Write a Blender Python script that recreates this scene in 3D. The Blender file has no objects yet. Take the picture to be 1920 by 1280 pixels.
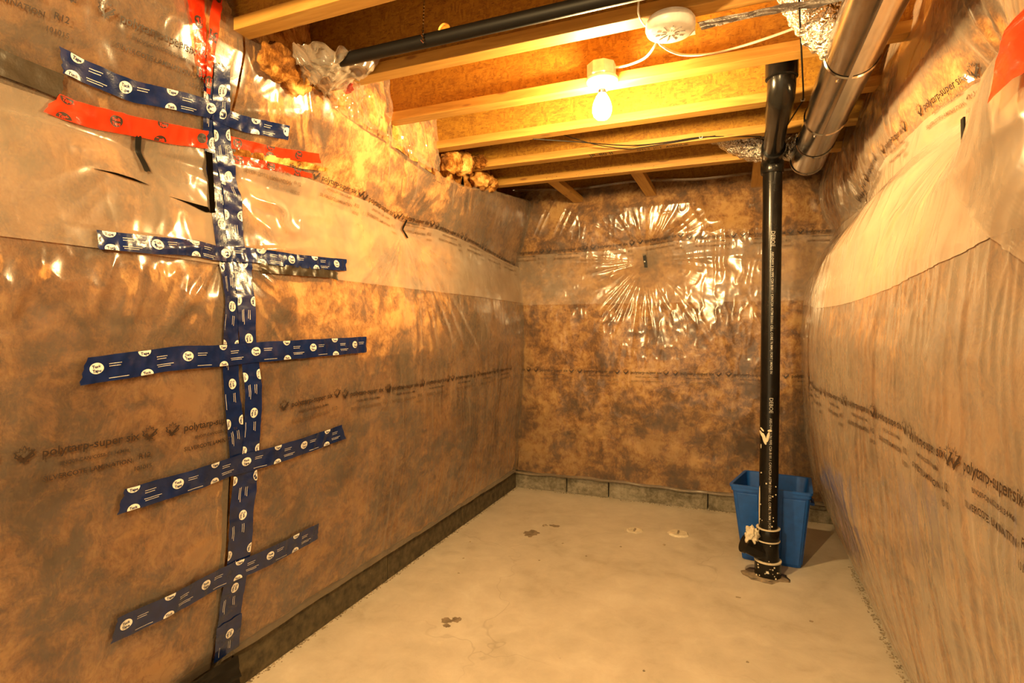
import bpy, bmesh, math, random
import numpy as np
from mathutils import Vector, Matrix, noise

S = bpy.context.scene
COL = S.collection
R = math.radians
# ---------------------------------------------------------------- camera, world, exposure
cam = bpy.data.cameras.new('camera'); cam_o = bpy.data.objects.new('camera', cam); COL.objects.link(cam_o)
cam.sensor_width = 36; cam.lens = 1025 / 1920 * 36; cam.clip_start = .02
cam_o.location = (0, 0, 1.25); cam_o.rotation_euler = (R(90 - 1.4), 0, R(22.3))
S.camera = cam_o
W = bpy.data.worlds.new('world'); S.world = W; W.use_nodes = True
W.node_tree.nodes['Background'].inputs[0].default_value = (1, .70, .36, 1)
W.node_tree.nodes['Background'].inputs[1].default_value = 1.25      # dim spill from the rest of the basement
BULB_POWER = 4800.0
FILL_POWER = 11000.0          # added fill bulb behind the camera, never in view
BULB_COLOR = (1, .66, .27, 1)
try:
    S.cycles.max_bounces = 7; S.cycles.diffuse_bounces = 3; S.cycles.glossy_bounces = 3; S.cycles.transparent_max_bounces = 8
except AttributeError: pass
S.view_settings.view_transform = 'Standard'; S.view_settings.look = 'None'
S.view_settings.exposure = 0.68; S.view_settings.gamma = 1.0; S.view_settings.use_curve_mapping = False

# ---------------------------------------------------------------- wall surfaces (metres)
def _tab(seed):
    return np.random.default_rng(seed).random((256, 256))
_TABS = {}
def vn(x, y, seed=0):
    """smooth value noise, 0..1"""
    t = _TABS.setdefault(seed, _tab(seed))
    x = np.asarray(x, float); y = np.asarray(y, float)
    x0 = np.floor(x).astype(int); y0 = np.floor(y).astype(int)
    fx = x - x0; fy = y - y0
    fx = fx * fx * (3 - 2 * fx); fy = fy * fy * (3 - 2 * fy)
    a = t[x0 & 255, y0 & 255]; b = t[(x0 + 1) & 255, y0 & 255]
    c = t[x0 & 255, (y0 + 1) & 255]; d = t[(x0 + 1) & 255, (y0 + 1) & 255]
    return (a * (1 - fx) + b * fx) * (1 - fy) + (c * (1 - fx) + d * fx) * fy
def fbm(x, y, seed=0, o=3):
    s = 0; a = 0.5
    for k in range(o):
        s = s + a * (vn(x * 2 ** k, y * 2 ** k, seed + k) - 0.5); a *= 0.5
    return s
def ridge(n, p=2.0):
    """sharp ridges out of 0..1 noise"""
    return np.clip(1 - np.abs(2 * n - 1) * 1.6, 0, 1) ** p
def sst(a, b, x):
    t = np.clip((x - a) / (b - a), 0, 1)
    return t * t * (3 - 2 * t)
def gs(x, c, w):
    return np.exp(-((x - c) / w) ** 2)
def radial(u, v, c, n, amp, r0, r1, seed, lo=None, asp=1.0, p=1.1):
    """creases that fan out of a pin; lo=(mid angle, half width) keeps a sector"""
    du = (u - c[0]) * asp; dv = v - c[1]
    r = np.hypot(du, dv) + 1e-6; th = np.arctan2(dv, du)
    ph = th / (2 * np.pi) * n
    w = ridge(vn(ph + 40 + 0.4 * fbm(r * 4, ph * .3, seed + 5), r * 1.1, seed), p)
    w = w + .18 * ridge(vn(ph * 2.1 + 90, r * 2.2, seed + 1), p)
    a = amp * np.minimum(r / r0, 1) * np.exp(-(r / r1) ** 2)
    if lo:
        dth = np.abs((th - lo[0] + np.pi) % (2 * np.pi) - np.pi)
        a = a * (1 - sst(lo[1] * .6, lo[1] * 1.25, dth))
    return a * w
PIN_L1, PIN_L2, PIN_B, PIN_R = (2.33, 1.742), (1.015, 1.735), (-0.60, 1.727), (1.57, 1.74)
_zl = [0.05, .13, .25, .4, .6, .9, 1.15, 1.35, 1.5, 1.62, 1.74, 1.85, 2.0, 2.1, 2.2, 2.45]
_xl = [-1.585, -1.575, -1.545, -1.515, -1.485, -1.46, -1.45, -1.455, -1.47, -1.488, -1.505, -1.48, -1.43, -1.405, -1.405, -1.42]
def left_x(y, z, fine=True):
    x = np.interp(z, _zl, _xl)
    x = x - .048 * sst(2.9, 3.85, y) * sst(.1, .5, z)
    x = x - .014 * gs(y, 1.265, .10) * (1 - .5 * sst(1.5, 1.8, z))
    x = x + .028 * fbm(y * 2.1 + 3.3, z * 2.1 + 5, 8)
    for c, a in ((PIN_L1, 1.0), (PIN_L2, .8)):
        r = np.hypot(y - c[0], z - c[1])
        x = x - a * (.030 * np.exp(-r / .07) + .022 * gs(r, 0, .32))
    x = x - .02 * gs(y, 1.27, .14) * gs(z, 1.47, .12)
    if fine:
        x = x + .010 * fbm(y * 7, z * 6, 11)
        w = radial(y, z, PIN_L1, 46, .015, .24, .72, 21, (-1.45, 1.25))
        w = w + radial(y, z, PIN_L1, 30, .008, .2, .4, 23, (1.6, 1.0))
        w = w + radial(y, z, PIN_L2, 13, .009, .2, .40, 25)
        w = w + radial(y, z, (1.27, 1.50), 20, .013, .18, .34, 27, (-2.4, .9))
        w = w + radial(y, z, (1.27, 1.50), 24, .012, .18, .40, 29, (-.45, .75))
        w = w + radial(y, z, (1.26, 1.93), 14, .004, .15, .36, 31, (.75, .7))
        w = w + radial(y, z, (1.26, .62), 20, .008, .15, .30, 33, (-2.3, 1.1))
        m = gs(y, 1.47, .17) * gs(z, 1.68, .10)
        w = w + m * .022 * ridge(vn(y * 9 + 2 * fbm(y * 6, z * 6, 41), z * 11, 43), 1.2)
        m = sst(1.55, 2.2, y) * (1 - .6 * sst(3.3, 3.8, y)) * (1 - sst(.9, 1.25, z)) * sst(.14, .3, z)
        w = w + m * .0085 * ridge(vn(y * 34 + 2.2 * z + 3 * fbm(y * 3, z * 3, 47), z * 1.7, 45), 1.4)
        m = sst(1.35, 1.6, y) * (1 - sst(2.9, 3.2, y)) * sst(1.86, 1.95, z)
        w = w + m * .012 * ridge(vn((y + .42 * (z - 2)) * 13, z * 3.0, 49), 1.6)
        m = (1 - sst(1.0, 1.2, y)) * sst(1.25, 1.3, z) * (1 - sst(1.40, 1.45, z))
        w = w + m * .010 * ridge(vn((y - .3 * z) * 24, z * 4, 51), 1.4)
        w = w + .0016 * ridge(vn(y * 22 + 4 * fbm(y * 4, z * 4, 55), z * 9 + 4 * fbm(y * 4, z * 4, 56), 53), 2.5)
        x = x + w - .004
    return x
_zb = [.1, .16, .3, .7, 1.0, 1.3, 1.55, 1.73, 1.9, 2.1, 2.2, 2.32]
_yb = [3.935, 3.925, 3.905, 3.885, 3.875, 3.88, 3.89, 3.905, 3.885, 3.885, 3.90, 3.94]
def back_y(x, z, fine=True):
    y = np.interp(z, _zb, _yb)
    y = y + .03 * gs(x, -1.62, .14) + .03 * gs(x, .55, .14)
    y = y + .04 * fbm(x * 2.2, z * 2.4, 61)
    r = np.hypot((x - PIN_B[0]), z - PIN_B[1])
    y = y + .05 * np.exp(-r / .10) + .03 * gs(r, 0, .34)
    if fine:
        y = y - .008 * fbm(x * 8, z * 8, 65)
        w = radial(x, z, PIN_B, 44, .0085, .20, .50, 71)
        w = w + radial(x, z, PIN_B, 58, .0075, .38, .85, 73, (-1.57, 1.0))
        m = gs(x, .0, .16) * gs(z, 1.80, .22)
        w = w + m * .014 * ridge(vn(x * 11 + 3 * fbm(x * 4, z * 4, 75), z * 2.4, 77), 1.6)
        w = w + .002 * ridge(vn(x * 26 + 4 * fbm(x * 4, z * 4, 81), z * 12, 79), 2.5)
        m = sst(1.9, 2.0, z) * (1 - sst(-1.2, -.9, x))
        w = w + m * .008 * ridge(vn((x - .5 * z) * 24, z * 2, 83), 1.5)
        y = y - w + .004
    return y
_zr = [.03, .1, .2, .3, .45, .6, .9, 1.2, 1.4, 1.55, 1.7, 1.78, 1.86, 2.0, 2.12, 2.24, 2.38]
_xr = [.57, .545, .50, .462, .428, .40, .365, .355, .37, .40, .465, .53, .535, .485, .475, .50, .55]
def right_x(y, z, fine=True):
    x = np.interp(z, _zr, _xr)
    k = sst(.35, .8, z) * (1 - sst(1.55, 1.75, z))
    x = x - .045 * k * gs(y, 2.55, .55) + .02 * k * sst(3.2, 3.8, y)
    x = x + .035 * k * gs(y, 3.32, .09)
    x = x - .02 * k * (1 - sst(1.0, 1.8, y))
    up = sst(1.5, 1.72, z) * (1 - sst(1.95, 2.1, z))
    x = x - .07 * up * gs(y, 1.15, .22) - .035 * up * gs(y, 2.15, .42)
    x = x + .05 * fbm(y * 1.9, z * 1.6, 91)
    for c, a in ((PIN_R, 1.0), ((2.98, 1.775), .6)):
        r = np.hypot(y - c[0], z - c[1])
        x = x + a * (.03 * np.exp(-r / .07) + .025 * gs(r, 0, .26))
    if fine:
        x = x - .008 * fbm(y * 6, z * 4, 95)
        w = radial(y, z, PIN_R, 30, .012, .16, .40, 97, (.3, 1.3))
        w = w + radial(y, z, PIN_R, 26, .016, .16, .48, 99, (1.9, .9))
        w = w + radial(y, z, PIN_R, 30, .010, .2, .55, 101, (-1.1, .8))
        w = w + radial(y, z, (2.98, 1.775), 30, .010, .18, .40, 103)
        m = (1 - sst(.75, 1.25, z)) * sst(.05, .15, z)
        w = w + m * .0050 * ridge(vn(y * 30 + 1.5 * z + 3 * fbm(y * 3, z * 3, 105), z * 1.3, 107), 1.4)
        m = sst(.75, 1.25, z) * (1 - sst(1.4, 1.6, z))
        w = w + m * .0022 * ridge(vn(y * 30 + 3 * fbm(y * 3, z * 3, 109), z * 1.5, 111), 1.8)
        m = sst(2.0, 2.3, y) * sst(1.85, 1.95, z)
        w = w + m * .012 * ridge(vn((y + .5 * z) * 14, z * 5, 113), 1.5)
        w = w + .002 * ridge(vn(y * 20 + 4 * fbm(y * 4, z * 4, 115), z * 8, 117), 2.5)
        x = x - w + .004
    return x
def left_top(y):
    return np.interp(y, [.3, .7, 1.2, 1.34, 1.48, 1.7, 2.0, 2.27, 2.5, 2.8, 3.2, 3.85],
                        [2.44, 2.42, 2.22, 2.165, 2.125, 2.11, 2.09, 2.078, 2.04, 2.05, 2.12, 2.21])
def left_seam(y):
    return np.interp(y, [.3, .8, 1.15, 1.3, 1.7, 2.0, 2.24, 2.33, 2.6, 3.1, 3.77, 3.95], [1.80, 1.80, 1.81, 1.82, 1.822, 1.815, 1.79, 1.785, 1.795, 1.772, 1.735, 1.73])
def back_seam(x):
    return np.interp(x, [-1.6, -1.25, -.9, -.6, -.4, 0, .6], [1.815, 1.815, 1.82, 1.84, 1.86, 1.85, 1.85])
def right_seam(y):
    return np.interp(y, [.3, 1.2, 1.6, 2.0, 2.4, 3.0, 3.9], [1.84, 1.845, 1.86, 1.875, 1.89, 1.86, 1.80])
# ---------------------------------------------------------------- helpers
def tag(o, label=None, cat=None, group=None, kind=None):
    if label: o['label'] = label
    if cat: o['category'] = cat
    if group: o['group'] = group
    if kind: o['kind'] = kind
    return o
def empty(name, loc, label, cat, group=None):
    o = bpy.data.objects.new(name, None); COL.objects.link(o); o.location = loc; o.empty_display_size = .05
    return tag(o, label, cat, group)
def mesh(name, v, f, mat, parent=None, smooth=False):
    me = bpy.data.meshes.new(name)
    v = np.asarray(v, np.float32).reshape(-1, 3)
    if isinstance(f, np.ndarray):
        n, k = f.shape
        me.vertices.add(len(v)); me.vertices.foreach_set('co', v.ravel())
        me.loops.add(n * k); me.loops.foreach_set('vertex_index', f.astype(np.int32).ravel())
        me.polygons.add(n); me.polygons.foreach_set('loop_start', np.arange(0, n * k, k, dtype=np.int32))
        me.polygons.foreach_set('loop_total', np.full(n, k, np.int32))
        me.update(calc_edges=True)
    else:
        me.from_pydata([tuple(map(float, p)) for p in v], [], f)
    if smooth: me.polygons.foreach_set('use_smooth', [True] * len(me.polygons))
    me.update()
    if mat: me.materials.append(mat)
    o = bpy.data.objects.new(name, me); COL.objects.link(o)
    if parent:
        o.parent = parent
        if parent.type == 'EMPTY' or parent.location.length > 0:
            o.matrix_parent_inverse = Matrix.Translation(-parent.location)
    return o
class MB:
    """collects simple solids, builds them as one mesh object"""
    def __init__(s): s.v = []; s.f = []
    def add(s, v, f):
        n = len(s.v); s.v += [tuple(p) for p in v]; s.f += [tuple(i + n for i in q) for q in f]; return s
    def box(s, a, b):
        (x0, y0, z0), (x1, y1, z1) = a, b
        return s.hexa([(x0, y0, z0), (x1, y0, z0), (x1, y1, z0), (x0, y1, z0), (x0, y0, z1), (x1, y0, z1), (x1, y1, z1), (x0, y1, z1)])
    def hexa(s, p):
        return s.add(p, [(0, 3, 2, 1), (4, 5, 6, 7), (0, 1, 5, 4), (1, 2, 6, 5), (2, 3, 7, 6), (3, 0, 4, 7)])
    def tube(s, pts, r, n=16, cap=True):
        pts = [Vector(p) for p in pts]; m = len(pts)
        rs = r if isinstance(r, (list, tuple)) else [r] * m
        t0 = (pts[1] - pts[0]).normalized()
        u = t0.orthogonal().normalized(); V = []; F = []
        pt = t0
        for i in range(m):
            t = ((pts[min(i + 1, m - 1)] - pts[max(i - 1, 0)])).normalized()
            q = pt.rotation_difference(t); u = (q @ u); u = (u - t * u.dot(t)).normalized(); pt = t
            w = t.cross(u)
            for k in range(n):
                a = 2 * math.pi * k / n
                V.append(pts[i] + (u * math.cos(a) + w * math.sin(a)) * rs[i])
        for i in range(m - 1):
            for k in range(n):
                k2 = (k + 1) % n
                F.append((i * n + k, i * n + k2, (i + 1) * n + k2, (i + 1) * n + k))
        if cap:
            F.append(tuple(reversed(range(n)))); F.append(tuple((m - 1) * n + k for k in range(n)))
        return s.add(V, F)
    def lathe(s, prof, n=32, M=None):
        """prof: list of (r, z); M: placing matrix"""
        M = M or Matrix.Identity(4); V = []; F = []; m = len(prof)
        for r, z in prof:
            for k in range(n):
                a = 2 * math.pi * k / n
                V.append(M @ Vector((max(r, 1e-5) * math.cos(a), max(r, 1e-5) * math.sin(a), z)))
        for i in range(m - 1):
            for k in range(n):
                k2 = (k + 1) % n
                F.append((i * n + k, i * n + k2, (i + 1) * n + k2, (i + 1) * n + k))
        F.append(tuple(reversed(range(n)))); F.append(tuple((m - 1) * n + k for k in range(n)))
        return s.add(V, F)
    def build(s, name, mat, parent=None, smooth=False, bevel=0):
        o = mesh(name, s.v, s.f, mat, parent)
        bm = bmesh.new(); bm.from_mesh(o.data); bmesh.ops.recalc_face_normals(bm, faces=bm.faces)
        if bevel:
            bmesh.ops.bevel(bm, geom=[e for e in bm.edges if len(e.link_faces) == 2 and e.calc_face_angle(0) > .5], offset=bevel, segments=2, affect='EDGES', profile=.6)
        if smooth:
            for f in bm.faces: f.smooth = True
            for e in bm.edges:
                if len(e.link_faces) == 2 and e.calc_face_angle(0) > .7: e.smooth = False
        bm.to_mesh(o.data); bm.free()
        return o
def curve_pts(ctrl, n=8):
    """Catmull-Rom through control points"""
    c = [Vector(p) for p in ctrl]; c = [c[0] * 2 - c[1]] + c + [c[-1] * 2 - c[-2]]; out = []
    for i in range(1, len(c) - 2):
        for k in range(n):
            t = k / n
            out.append(.5 * ((2 * c[i]) + (c[i + 1] - c[i - 1]) * t + (2 * c[i - 1] - 5 * c[i] + 4 * c[i + 1] - c[i + 2]) * t * t + (3 * c[i] - c[i - 1] - 3 * c[i + 1] + c[i + 2]) * t ** 3))
    out.append(c[-2]); return out

# ---------------------------------------------------------------- materials
class NT:
    def __init__(s, name):
        s.m = bpy.data.materials.new(name); s.m.use_nodes = True; s.t = s.m.node_tree; s.t.nodes.clear()
        s.out = s.n('ShaderNodeOutputMaterial')
    def n(s, typ, **kw):
        nd = s.t.nodes.new(typ)
        for k, v in kw.items():
            if k.startswith('i_'):
                key = k[2:].replace('_', ' ')
                key = int(key) if key.isdigit() else key
                inp = nd.inputs[key]
                if hasattr(v, 'is_linked') or isinstance(v, bpy.types.NodeSocket): s.t.links.new(v, inp)
                else: inp.default_value = v
            else: setattr(nd, k, v)
        return nd
    def coord(s, scale=(1, 1, 1), rot=(0, 0, 0), vec=None):
        if vec is None: vec = s.n('ShaderNodeNewGeometry').outputs['Position']
        return s.n('ShaderNodeMapping', i_Vector=vec, i_Scale=scale, i_Rotation=rot).outputs[0]
    def noise(s, vec, scale, detail=3, rough=.55, dist=0):
        return s.n('ShaderNodeTexNoise', i_Vector=vec, i_Scale=scale, i_Detail=detail, i_Roughness=rough, i_Distortion=dist).outputs[0]
    def ramp(s, fac, stops, interp='LINEAR'):
        r = s.n('ShaderNodeValToRGB', i_Fac=fac); e = r.color_ramp.elements; r.color_ramp.interpolation = interp
        while len(e) < len(stops): e.new(.5)
        for el, (p, c) in zip(e, stops):
            el.position = p; el.color = (c, c, c, 1) if isinstance(c, (int, float)) else (*c, 1)
        return r.outputs[0]
    def mix(s, fac, a, b, mode='MIX'):
        nd = s.n('ShaderNodeMix', data_type='RGBA', blend_type=mode)
        for i, v in ((0, fac), (6, a), (7, b)):
            if isinstance(v, bpy.types.NodeSocket): s.t.links.new(v, nd.inputs[i])
            else: nd.inputs[i].default_value = v if i == 0 else (*v, 1)
        return nd.outputs[2]
    def math(s, op, a, b=0.0):
        nd = s.n('ShaderNodeMath', operation=op)
        for i, v in ((0, a), (1, b)):
            if isinstance(v, bpy.types.NodeSocket): s.t.links.new(v, nd.inputs[i])
            else: nd.inputs[i].default_value = v
        return nd.outputs[0]
    def bump(s, h, strength=.3, dist=.01):
        return s.n('ShaderNodeBump', i_Height=h, i_Strength=strength, i_Distance=dist).outputs[0]
    def bsdf(s, col, rough=.6, normal=None, **kw):
        p = s.n('ShaderNodeBsdfPrincipled')
        for k, v in [('Base Color', col), ('Roughness', rough), ('Normal', normal)] + [(k.replace('_', ' '), v) for k, v in kw.items()]:
            if v is None: continue
            if isinstance(v, bpy.types.NodeSocket): s.t.links.new(v, p.inputs[k])
            else: p.inputs[k].default_value = (*v, 1) if isinstance(v, tuple) and len(v) == 3 else v
        return p.outputs[0]
    def done(s, sh):
        s.t.links.new(sh, s.out.inputs[0]); return s.m
def plain(name, col, rough=.5, bump_scale=0, bump=.2, var=.15, **kw):
    t = NT(name); c = t.coord()
    n = t.noise(c, 30, 4)
    lo = tuple(x * (1 - var) for x in col); hi = tuple(min(1, x * (1 + var)) for x in col)
    base = t.ramp(n, [(.3, lo), (.7, hi)])
    nm = t.bump(t.noise(c, bump_scale, 4), bump, .004) if bump_scale else None
    return t.done(t.bsdf(base, rough, nm, **kw))
def film_mat(name, haze, tint=(.98, .955, .92), rough=.17):
    t = NT(name)
    g = t.n('ShaderNodeNewGeometry')
    c = t.coord()
    nm = t.bump(t.noise(t.coord((1, 1, 1)), 20, 4, .55, 1.0), .06, .006)
    d = t.n('ShaderNodeVectorMath', operation='DOT_PRODUCT')
    t.t.links.new(g.outputs['Incoming'], d.inputs[0]); t.t.links.new(g.outputs['Normal'], d.inputs[1])
    cosv = t.math('MAXIMUM', t.math('ABSOLUTE', d.outputs['Value']), .18)
    hz = t.math('MULTIPLY', t.ramp(t.noise(c, 5, 4, .6), [(.3, .75), (.7, 1.25)]), haze)
    m = t.math('SUBTRACT', 1.0, t.math('POWER', t.math('SUBTRACT', 1.0, hz), t.math('DIVIDE', 1.0, cosv)))
    dif = t.n('ShaderNodeMixShader', i_Fac=.35)
    t.t.links.new(t.n('ShaderNodeBsdfDiffuse', i_Color=(.86, .71, .55, 1), i_Normal=nm).outputs[0], dif.inputs[1])
    t.t.links.new(t.n('ShaderNodeBsdfTranslucent', i_Color=(.86, .68, .50, 1), i_Normal=nm).outputs[0], dif.inputs[2])
    a = t.n('ShaderNodeMixShader', i_Fac=m)
    t.t.links.new(t.n('ShaderNodeBsdfTransparent', i_Color=(*tint, 1)).outputs[0], a.inputs[1]); t.t.links.new(dif.outputs[0], a.inputs[2])
    fr = t.math('MINIMUM', t.math('MULTIPLY', t.n('ShaderNodeFresnel', i_IOR=1.5, i_Normal=nm).outputs[0], 1.05), 1.0)
    b = t.n('ShaderNodeMixShader', i_Fac=fr)
    gl = t.n('ShaderNodeBsdfGlossy', i_Color=(.95, .95, .95, 1), i_Roughness=rough, i_Normal=nm)
    t.t.links.new(a.outputs[0], b.inputs[1]); t.t.links.new(gl.outputs[0], b.inputs[2])
    return t.done(b.outputs[0])
def glass_wool(name='glass_wool', tone=1.0):
    t = NT(name); c = t.coord()
    w = t.n('ShaderNodeVectorMath', operation='SCALE', i_0=t.n('ShaderNodeTexNoise', i_Vector=c, i_Scale=5, i_Detail=3).outputs[1], i_Scale=.09).outputs[0]
    cw = t.n('ShaderNodeVectorMath', operation='ADD', i_0=c, i_1=w).outputs[0]
    big = t.noise(cw, 4.2, 4, .6)
    mid = t.noise(cw, 17, 6, .68, .25)
    fib = t.noise(t.coord((1, 1, .35), (.4, .3, .2), cw), 110, 4, .7, .4)
    v = t.math('ADD', t.math('MULTIPLY', big, .50), t.math('MULTIPLY', mid, .46))
    v = t.math('ADD', v, t.math('MULTIPLY', fib, .16))
    col = t.ramp(v, [(.455, (.070, .022, .003)), (.52, (.20, .078, .014)), (.575, (.45, .215, .050)), (.65, (.72, .44, .15))])
    grey = t.ramp(t.noise(cw, 2.6, 3), [(.58, 0.0), (.74, .25)])
    col = t.mix(grey, col, (.28, .19, .12))
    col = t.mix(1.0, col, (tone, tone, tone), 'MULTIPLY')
    nm = t.bump(v, .5, .03)
    return t.done(t.bsdf(col, .95, nm, Specular_IOR_Level=.1))
def lumber(name, axis='x', tone=1.0):
    t = NT(name)
    sc = {'x': (1.2, 16, 16), 'y': (16, 1.2, 16), 'z': (16, 16, 1.2)}[axis]
    c = t.coord(sc)
    n = t.noise(c, 3.0, 4, .6, 1.0)
    col = t.ramp(n, [(.25, (.33 * tone, .16 * tone, .025 * tone)), (.5, (.44 * tone, .23 * tone, .040 * tone)), (.75, (.52 * tone, .30 * tone, .065 * tone))])
    k = t.n('ShaderNodeTexVoronoi', i_Vector=t.coord((2.5, 9, 9) if axis == 'x' else (9, 2.5, 9)), i_Scale=1.6).outputs[0]
    col = t.mix(t.ramp(k, [(.07, .8), (.13, 0.0)]), col, (.20, .075, .015))
    return t.done(t.bsdf(col, .6, t.bump(n, .15, .004)))
def osb():
    t = NT('oriented_strand_board')
    c = t.coord()
    def flakes(rot, sc, seed):
        cc = t.coord(sc, rot)
        cc = t.n('ShaderNodeVectorMath', operation='ADD', i_0=cc, i_1=(seed, seed * .7, 0)).outputs[0]
        return t.n('ShaderNodeTexVoronoi', i_Vector=cc, i_Scale=1.0, i_Randomness=1.0)
    a = flakes((0, .5, .3), (40, 55, 130), 1.3); b = flakes((0, -.7, .2), (110, 55, 38), 4.1)
    sep = t.n('ShaderNodeSeparateColor', i_0=a.outputs[1]); sep2 = t.n('ShaderNodeSeparateColor', i_0=b.outputs[1])
    pick = t.ramp(t.noise(c, 26, 3), [(.45, 0.0), (.55, 1.0)])
    v = t.mix(pick, (.5, .5, .5), (.5, .5, .5))
    mixv = t.n('ShaderNodeMix', data_type='FLOAT')
    t.t.links.new(pick, mixv.inputs[0]); t.t.links.new(sep.outputs[0], mixv.inputs[2]); t.t.links.new(sep2.outputs[0], mixv.inputs[3])
    grain = t.noise(t.coord((30, 45, 75), (0, .5, 0)), 2.2, 5, .7, .8)
    vv = t.math('ADD', t.math('MULTIPLY', mixv.outputs[0], .30), t.math('MULTIPLY', grain, .70))
    col = t.ramp(vv, [(.15, (.16, .058, .004)), (.42, (.32, .14, .009)), (.62, (.42, .205, .014)), (.9, (.52, .30, .035))])
    spk = t.noise(t.coord((1, 1, 2.5), (0, .6, 0)), 70, 3, .6, 1.0)
    col = t.mix(t.ramp(spk, [(.31, .85), (.40, 0.0)]), col, (.13, .042, .006))
    return t.done(t.bsdf(col, .7, t.bump(vv, .35, .004)))
def concrete_floor():
    t = NT('concrete_floor'); c = t.coord()
    n1 = t.noise(c, 1.6, 5, .6, .6); n2 = t.noise(c, 9, 6, .7, .4); n3 = t.noise(c, 160, 2)
    v = t.math('ADD', t.math('MULTIPLY', n1, .55), t.math('MULTIPLY', n2, .45))
    col = t.ramp(v, [(.34, (.38, .33, .25)), (.46, (.49, .44, .36)), (.54, (.54, .485, .40)), (.68, (.62, .57, .48))])
    sp = t.noise(c, 55, 3, .7)
    col = t.mix(t.ramp(sp, [(.24, .5), (.31, 0.0)]), col, (.22, .18, .13))
    # hairline cracks
    cr = t.n('ShaderNodeTexVoronoi', i_Vector=t.n('ShaderNodeVectorMath', operation='ADD', i_0=c, i_1=t.n('ShaderNodeVectorMath', operation='SCALE', i_0=t.n('ShaderNodeTexNoise', i_Vector=c, i_Scale=6).outputs[1], i_Scale=.25).outputs[0]).outputs[0], i_Scale=.8, feature='DISTANCE_TO_EDGE').outputs[0]
    ck = t.math('MULTIPLY', t.ramp(cr, [(.0, .28), (.003, 0.0)]), t.ramp(t.noise(c, 1.2, 1), [(.45, 0.0), (.6, 1.0)]))
    col = t.mix(ck, col, (.20, .16, .11))
    h = t.math('ADD', t.math('MULTIPLY', n2, .7), t.math('MULTIPLY', n3, .1))
    return t.done(t.bsdf(col, t.ramp(n2, [(.3, .42), (.7, .65)]), t.bump(h, .25, .01)))
def concrete_wall():
    t = NT('foundation_concrete'); c = t.coord()
    v = t.math('ADD', t.math('MULTIPLY', t.noise(c, 5, 6, .65, .5), .6), t.math('MULTIPLY', t.noise(c, 40, 4, .7), .4))
    col = t.ramp(v, [(.32, (.055, .047, .030)), (.45, (.14, .122, .085)), (.58, (.27, .24, .185)), (.72, (.38, .35, .28))])
    return t.done(t.bsdf(col, .85, t.bump(v, .6, .015)))
def galv():
    t = NT('galvanised_steel'); c = t.coord((4, 1, 4))
    n = t.noise(c, 6, 4, .6, .5)
    col = t.ramp(n, [(.3, (.40, .385, .37)), (.7, (.55, .53, .51))])
    return t.done(t.bsdf(col, t.ramp(n, [(.3, .15), (.7, .22)]), t.bump(t.noise(t.coord((1, .25, 1)), 14, 3), .06, .01), Metallic=1.0))
def foil():
    t = NT('crinkled_foil'); c = t.coord()
    n = t.n('ShaderNodeTexVoronoi', i_Vector=t.n('ShaderNodeVectorMath', operation='ADD', i_0=c, i_1=t.n('ShaderNodeVectorMath', operation='SCALE', i_0=t.n('ShaderNodeTexNoise', i_Vector=c, i_Scale=22, i_Detail=3).outputs[1], i_Scale=.06).outputs[0]).outputs[0], i_Scale=38, feature='SMOOTH_F1').outputs[0]
    h = t.math('ADD', n, t.noise(c, 90, 3))
    return t.done(t.bsdf((.72, .68, .62), .22, t.bump(h, .9, .02), Metallic=1.0))
M = {}
M['film'] = film_mat('poly_film', .125)
M['flap'] = film_mat('poly_film_double', .25)
M['clear'] = film_mat('clear_poly_film', .12, rough=.07)
M['wool'] = glass_wool('glass_wool', 1.28); M['wool_dark'] = glass_wool('dark_glass_wool', .72)  # one wool in two tones, the darker for the back wall
M['lumber'] = lumber('joist_lumber', 'x'); M['lumber_y'] = lumber('block_lumber', 'y')
M['osb'] = osb(); M['floor'] = concrete_floor(); M['conc'] = concrete_wall()
M['conc_shaded'] = plain('shaded_concrete', (.075, .058, .030), .9, 60, .8, .5)  # left footing: shade under the bulging blanket painted into the concrete colour
M['steel'] = galv(); M['foil'] = foil()
M['abs'] = plain('black_abs_plastic', (.008, .007, .006), .22, var=.3, Specular_IOR_Level=.28)
M['ink'] = plain('printing_ink', (.028, .014, .007), .5)
M['ink_faint'] = plain('faint_printing_ink', (.13, .075, .038), .5)
M['blue_tape'] = plain('blue_sheathing_tape', (.0035, .014, .080), .24, 120, .15, var=.25, Coat_Weight=.22, Coat_Roughness=.08)
M['white_print'] = plain('white_print', (.80, .77, .72), .3)
M['pipe_print'] = plain('grey_pipe_print', (.38, .36, .34), .4)
M['blue_print'] = plain('blue_print', (.008, .022, .10), .3)
M['black'] = plain('black_rubber', (.007, .006, .005), .5, Specular_IOR_Level=.2)
M['void'] = plain('dark_void', (.004, .003, .002), 1.0, Specular_IOR_Level=0.0)
M['black_tape'] = plain('black_plastic_strap', (.035, .026, .016), .33, 60, .3)
M['blue_bin'] = plain('blue_bin_plastic', (.004, .072, .34), .5, 220, .08)
M['white'] = plain('white_plastic', (.80, .77, .70), .35)
M['cable'] = plain('white_cable_sheath', (.80, .76, .66), .4)
M['porcelain'] = plain('porcelain', (.85, .83, .78), .2)
M['putty'] = plain('dried_putty', (.62, .55, .42), .9, 90, .9)
M['stain'] = plain('floor_stain', (.22, .17, .115), .7, 40, .3, .4)
M['grey_felt'] = plain('grey_felt', (.26, .23, .21), .95, 160, 1.0, .5)
M['dirt'] = plain('dark_grit', (.27, .22, .155), .95, 90, 1.0, .6)
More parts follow.
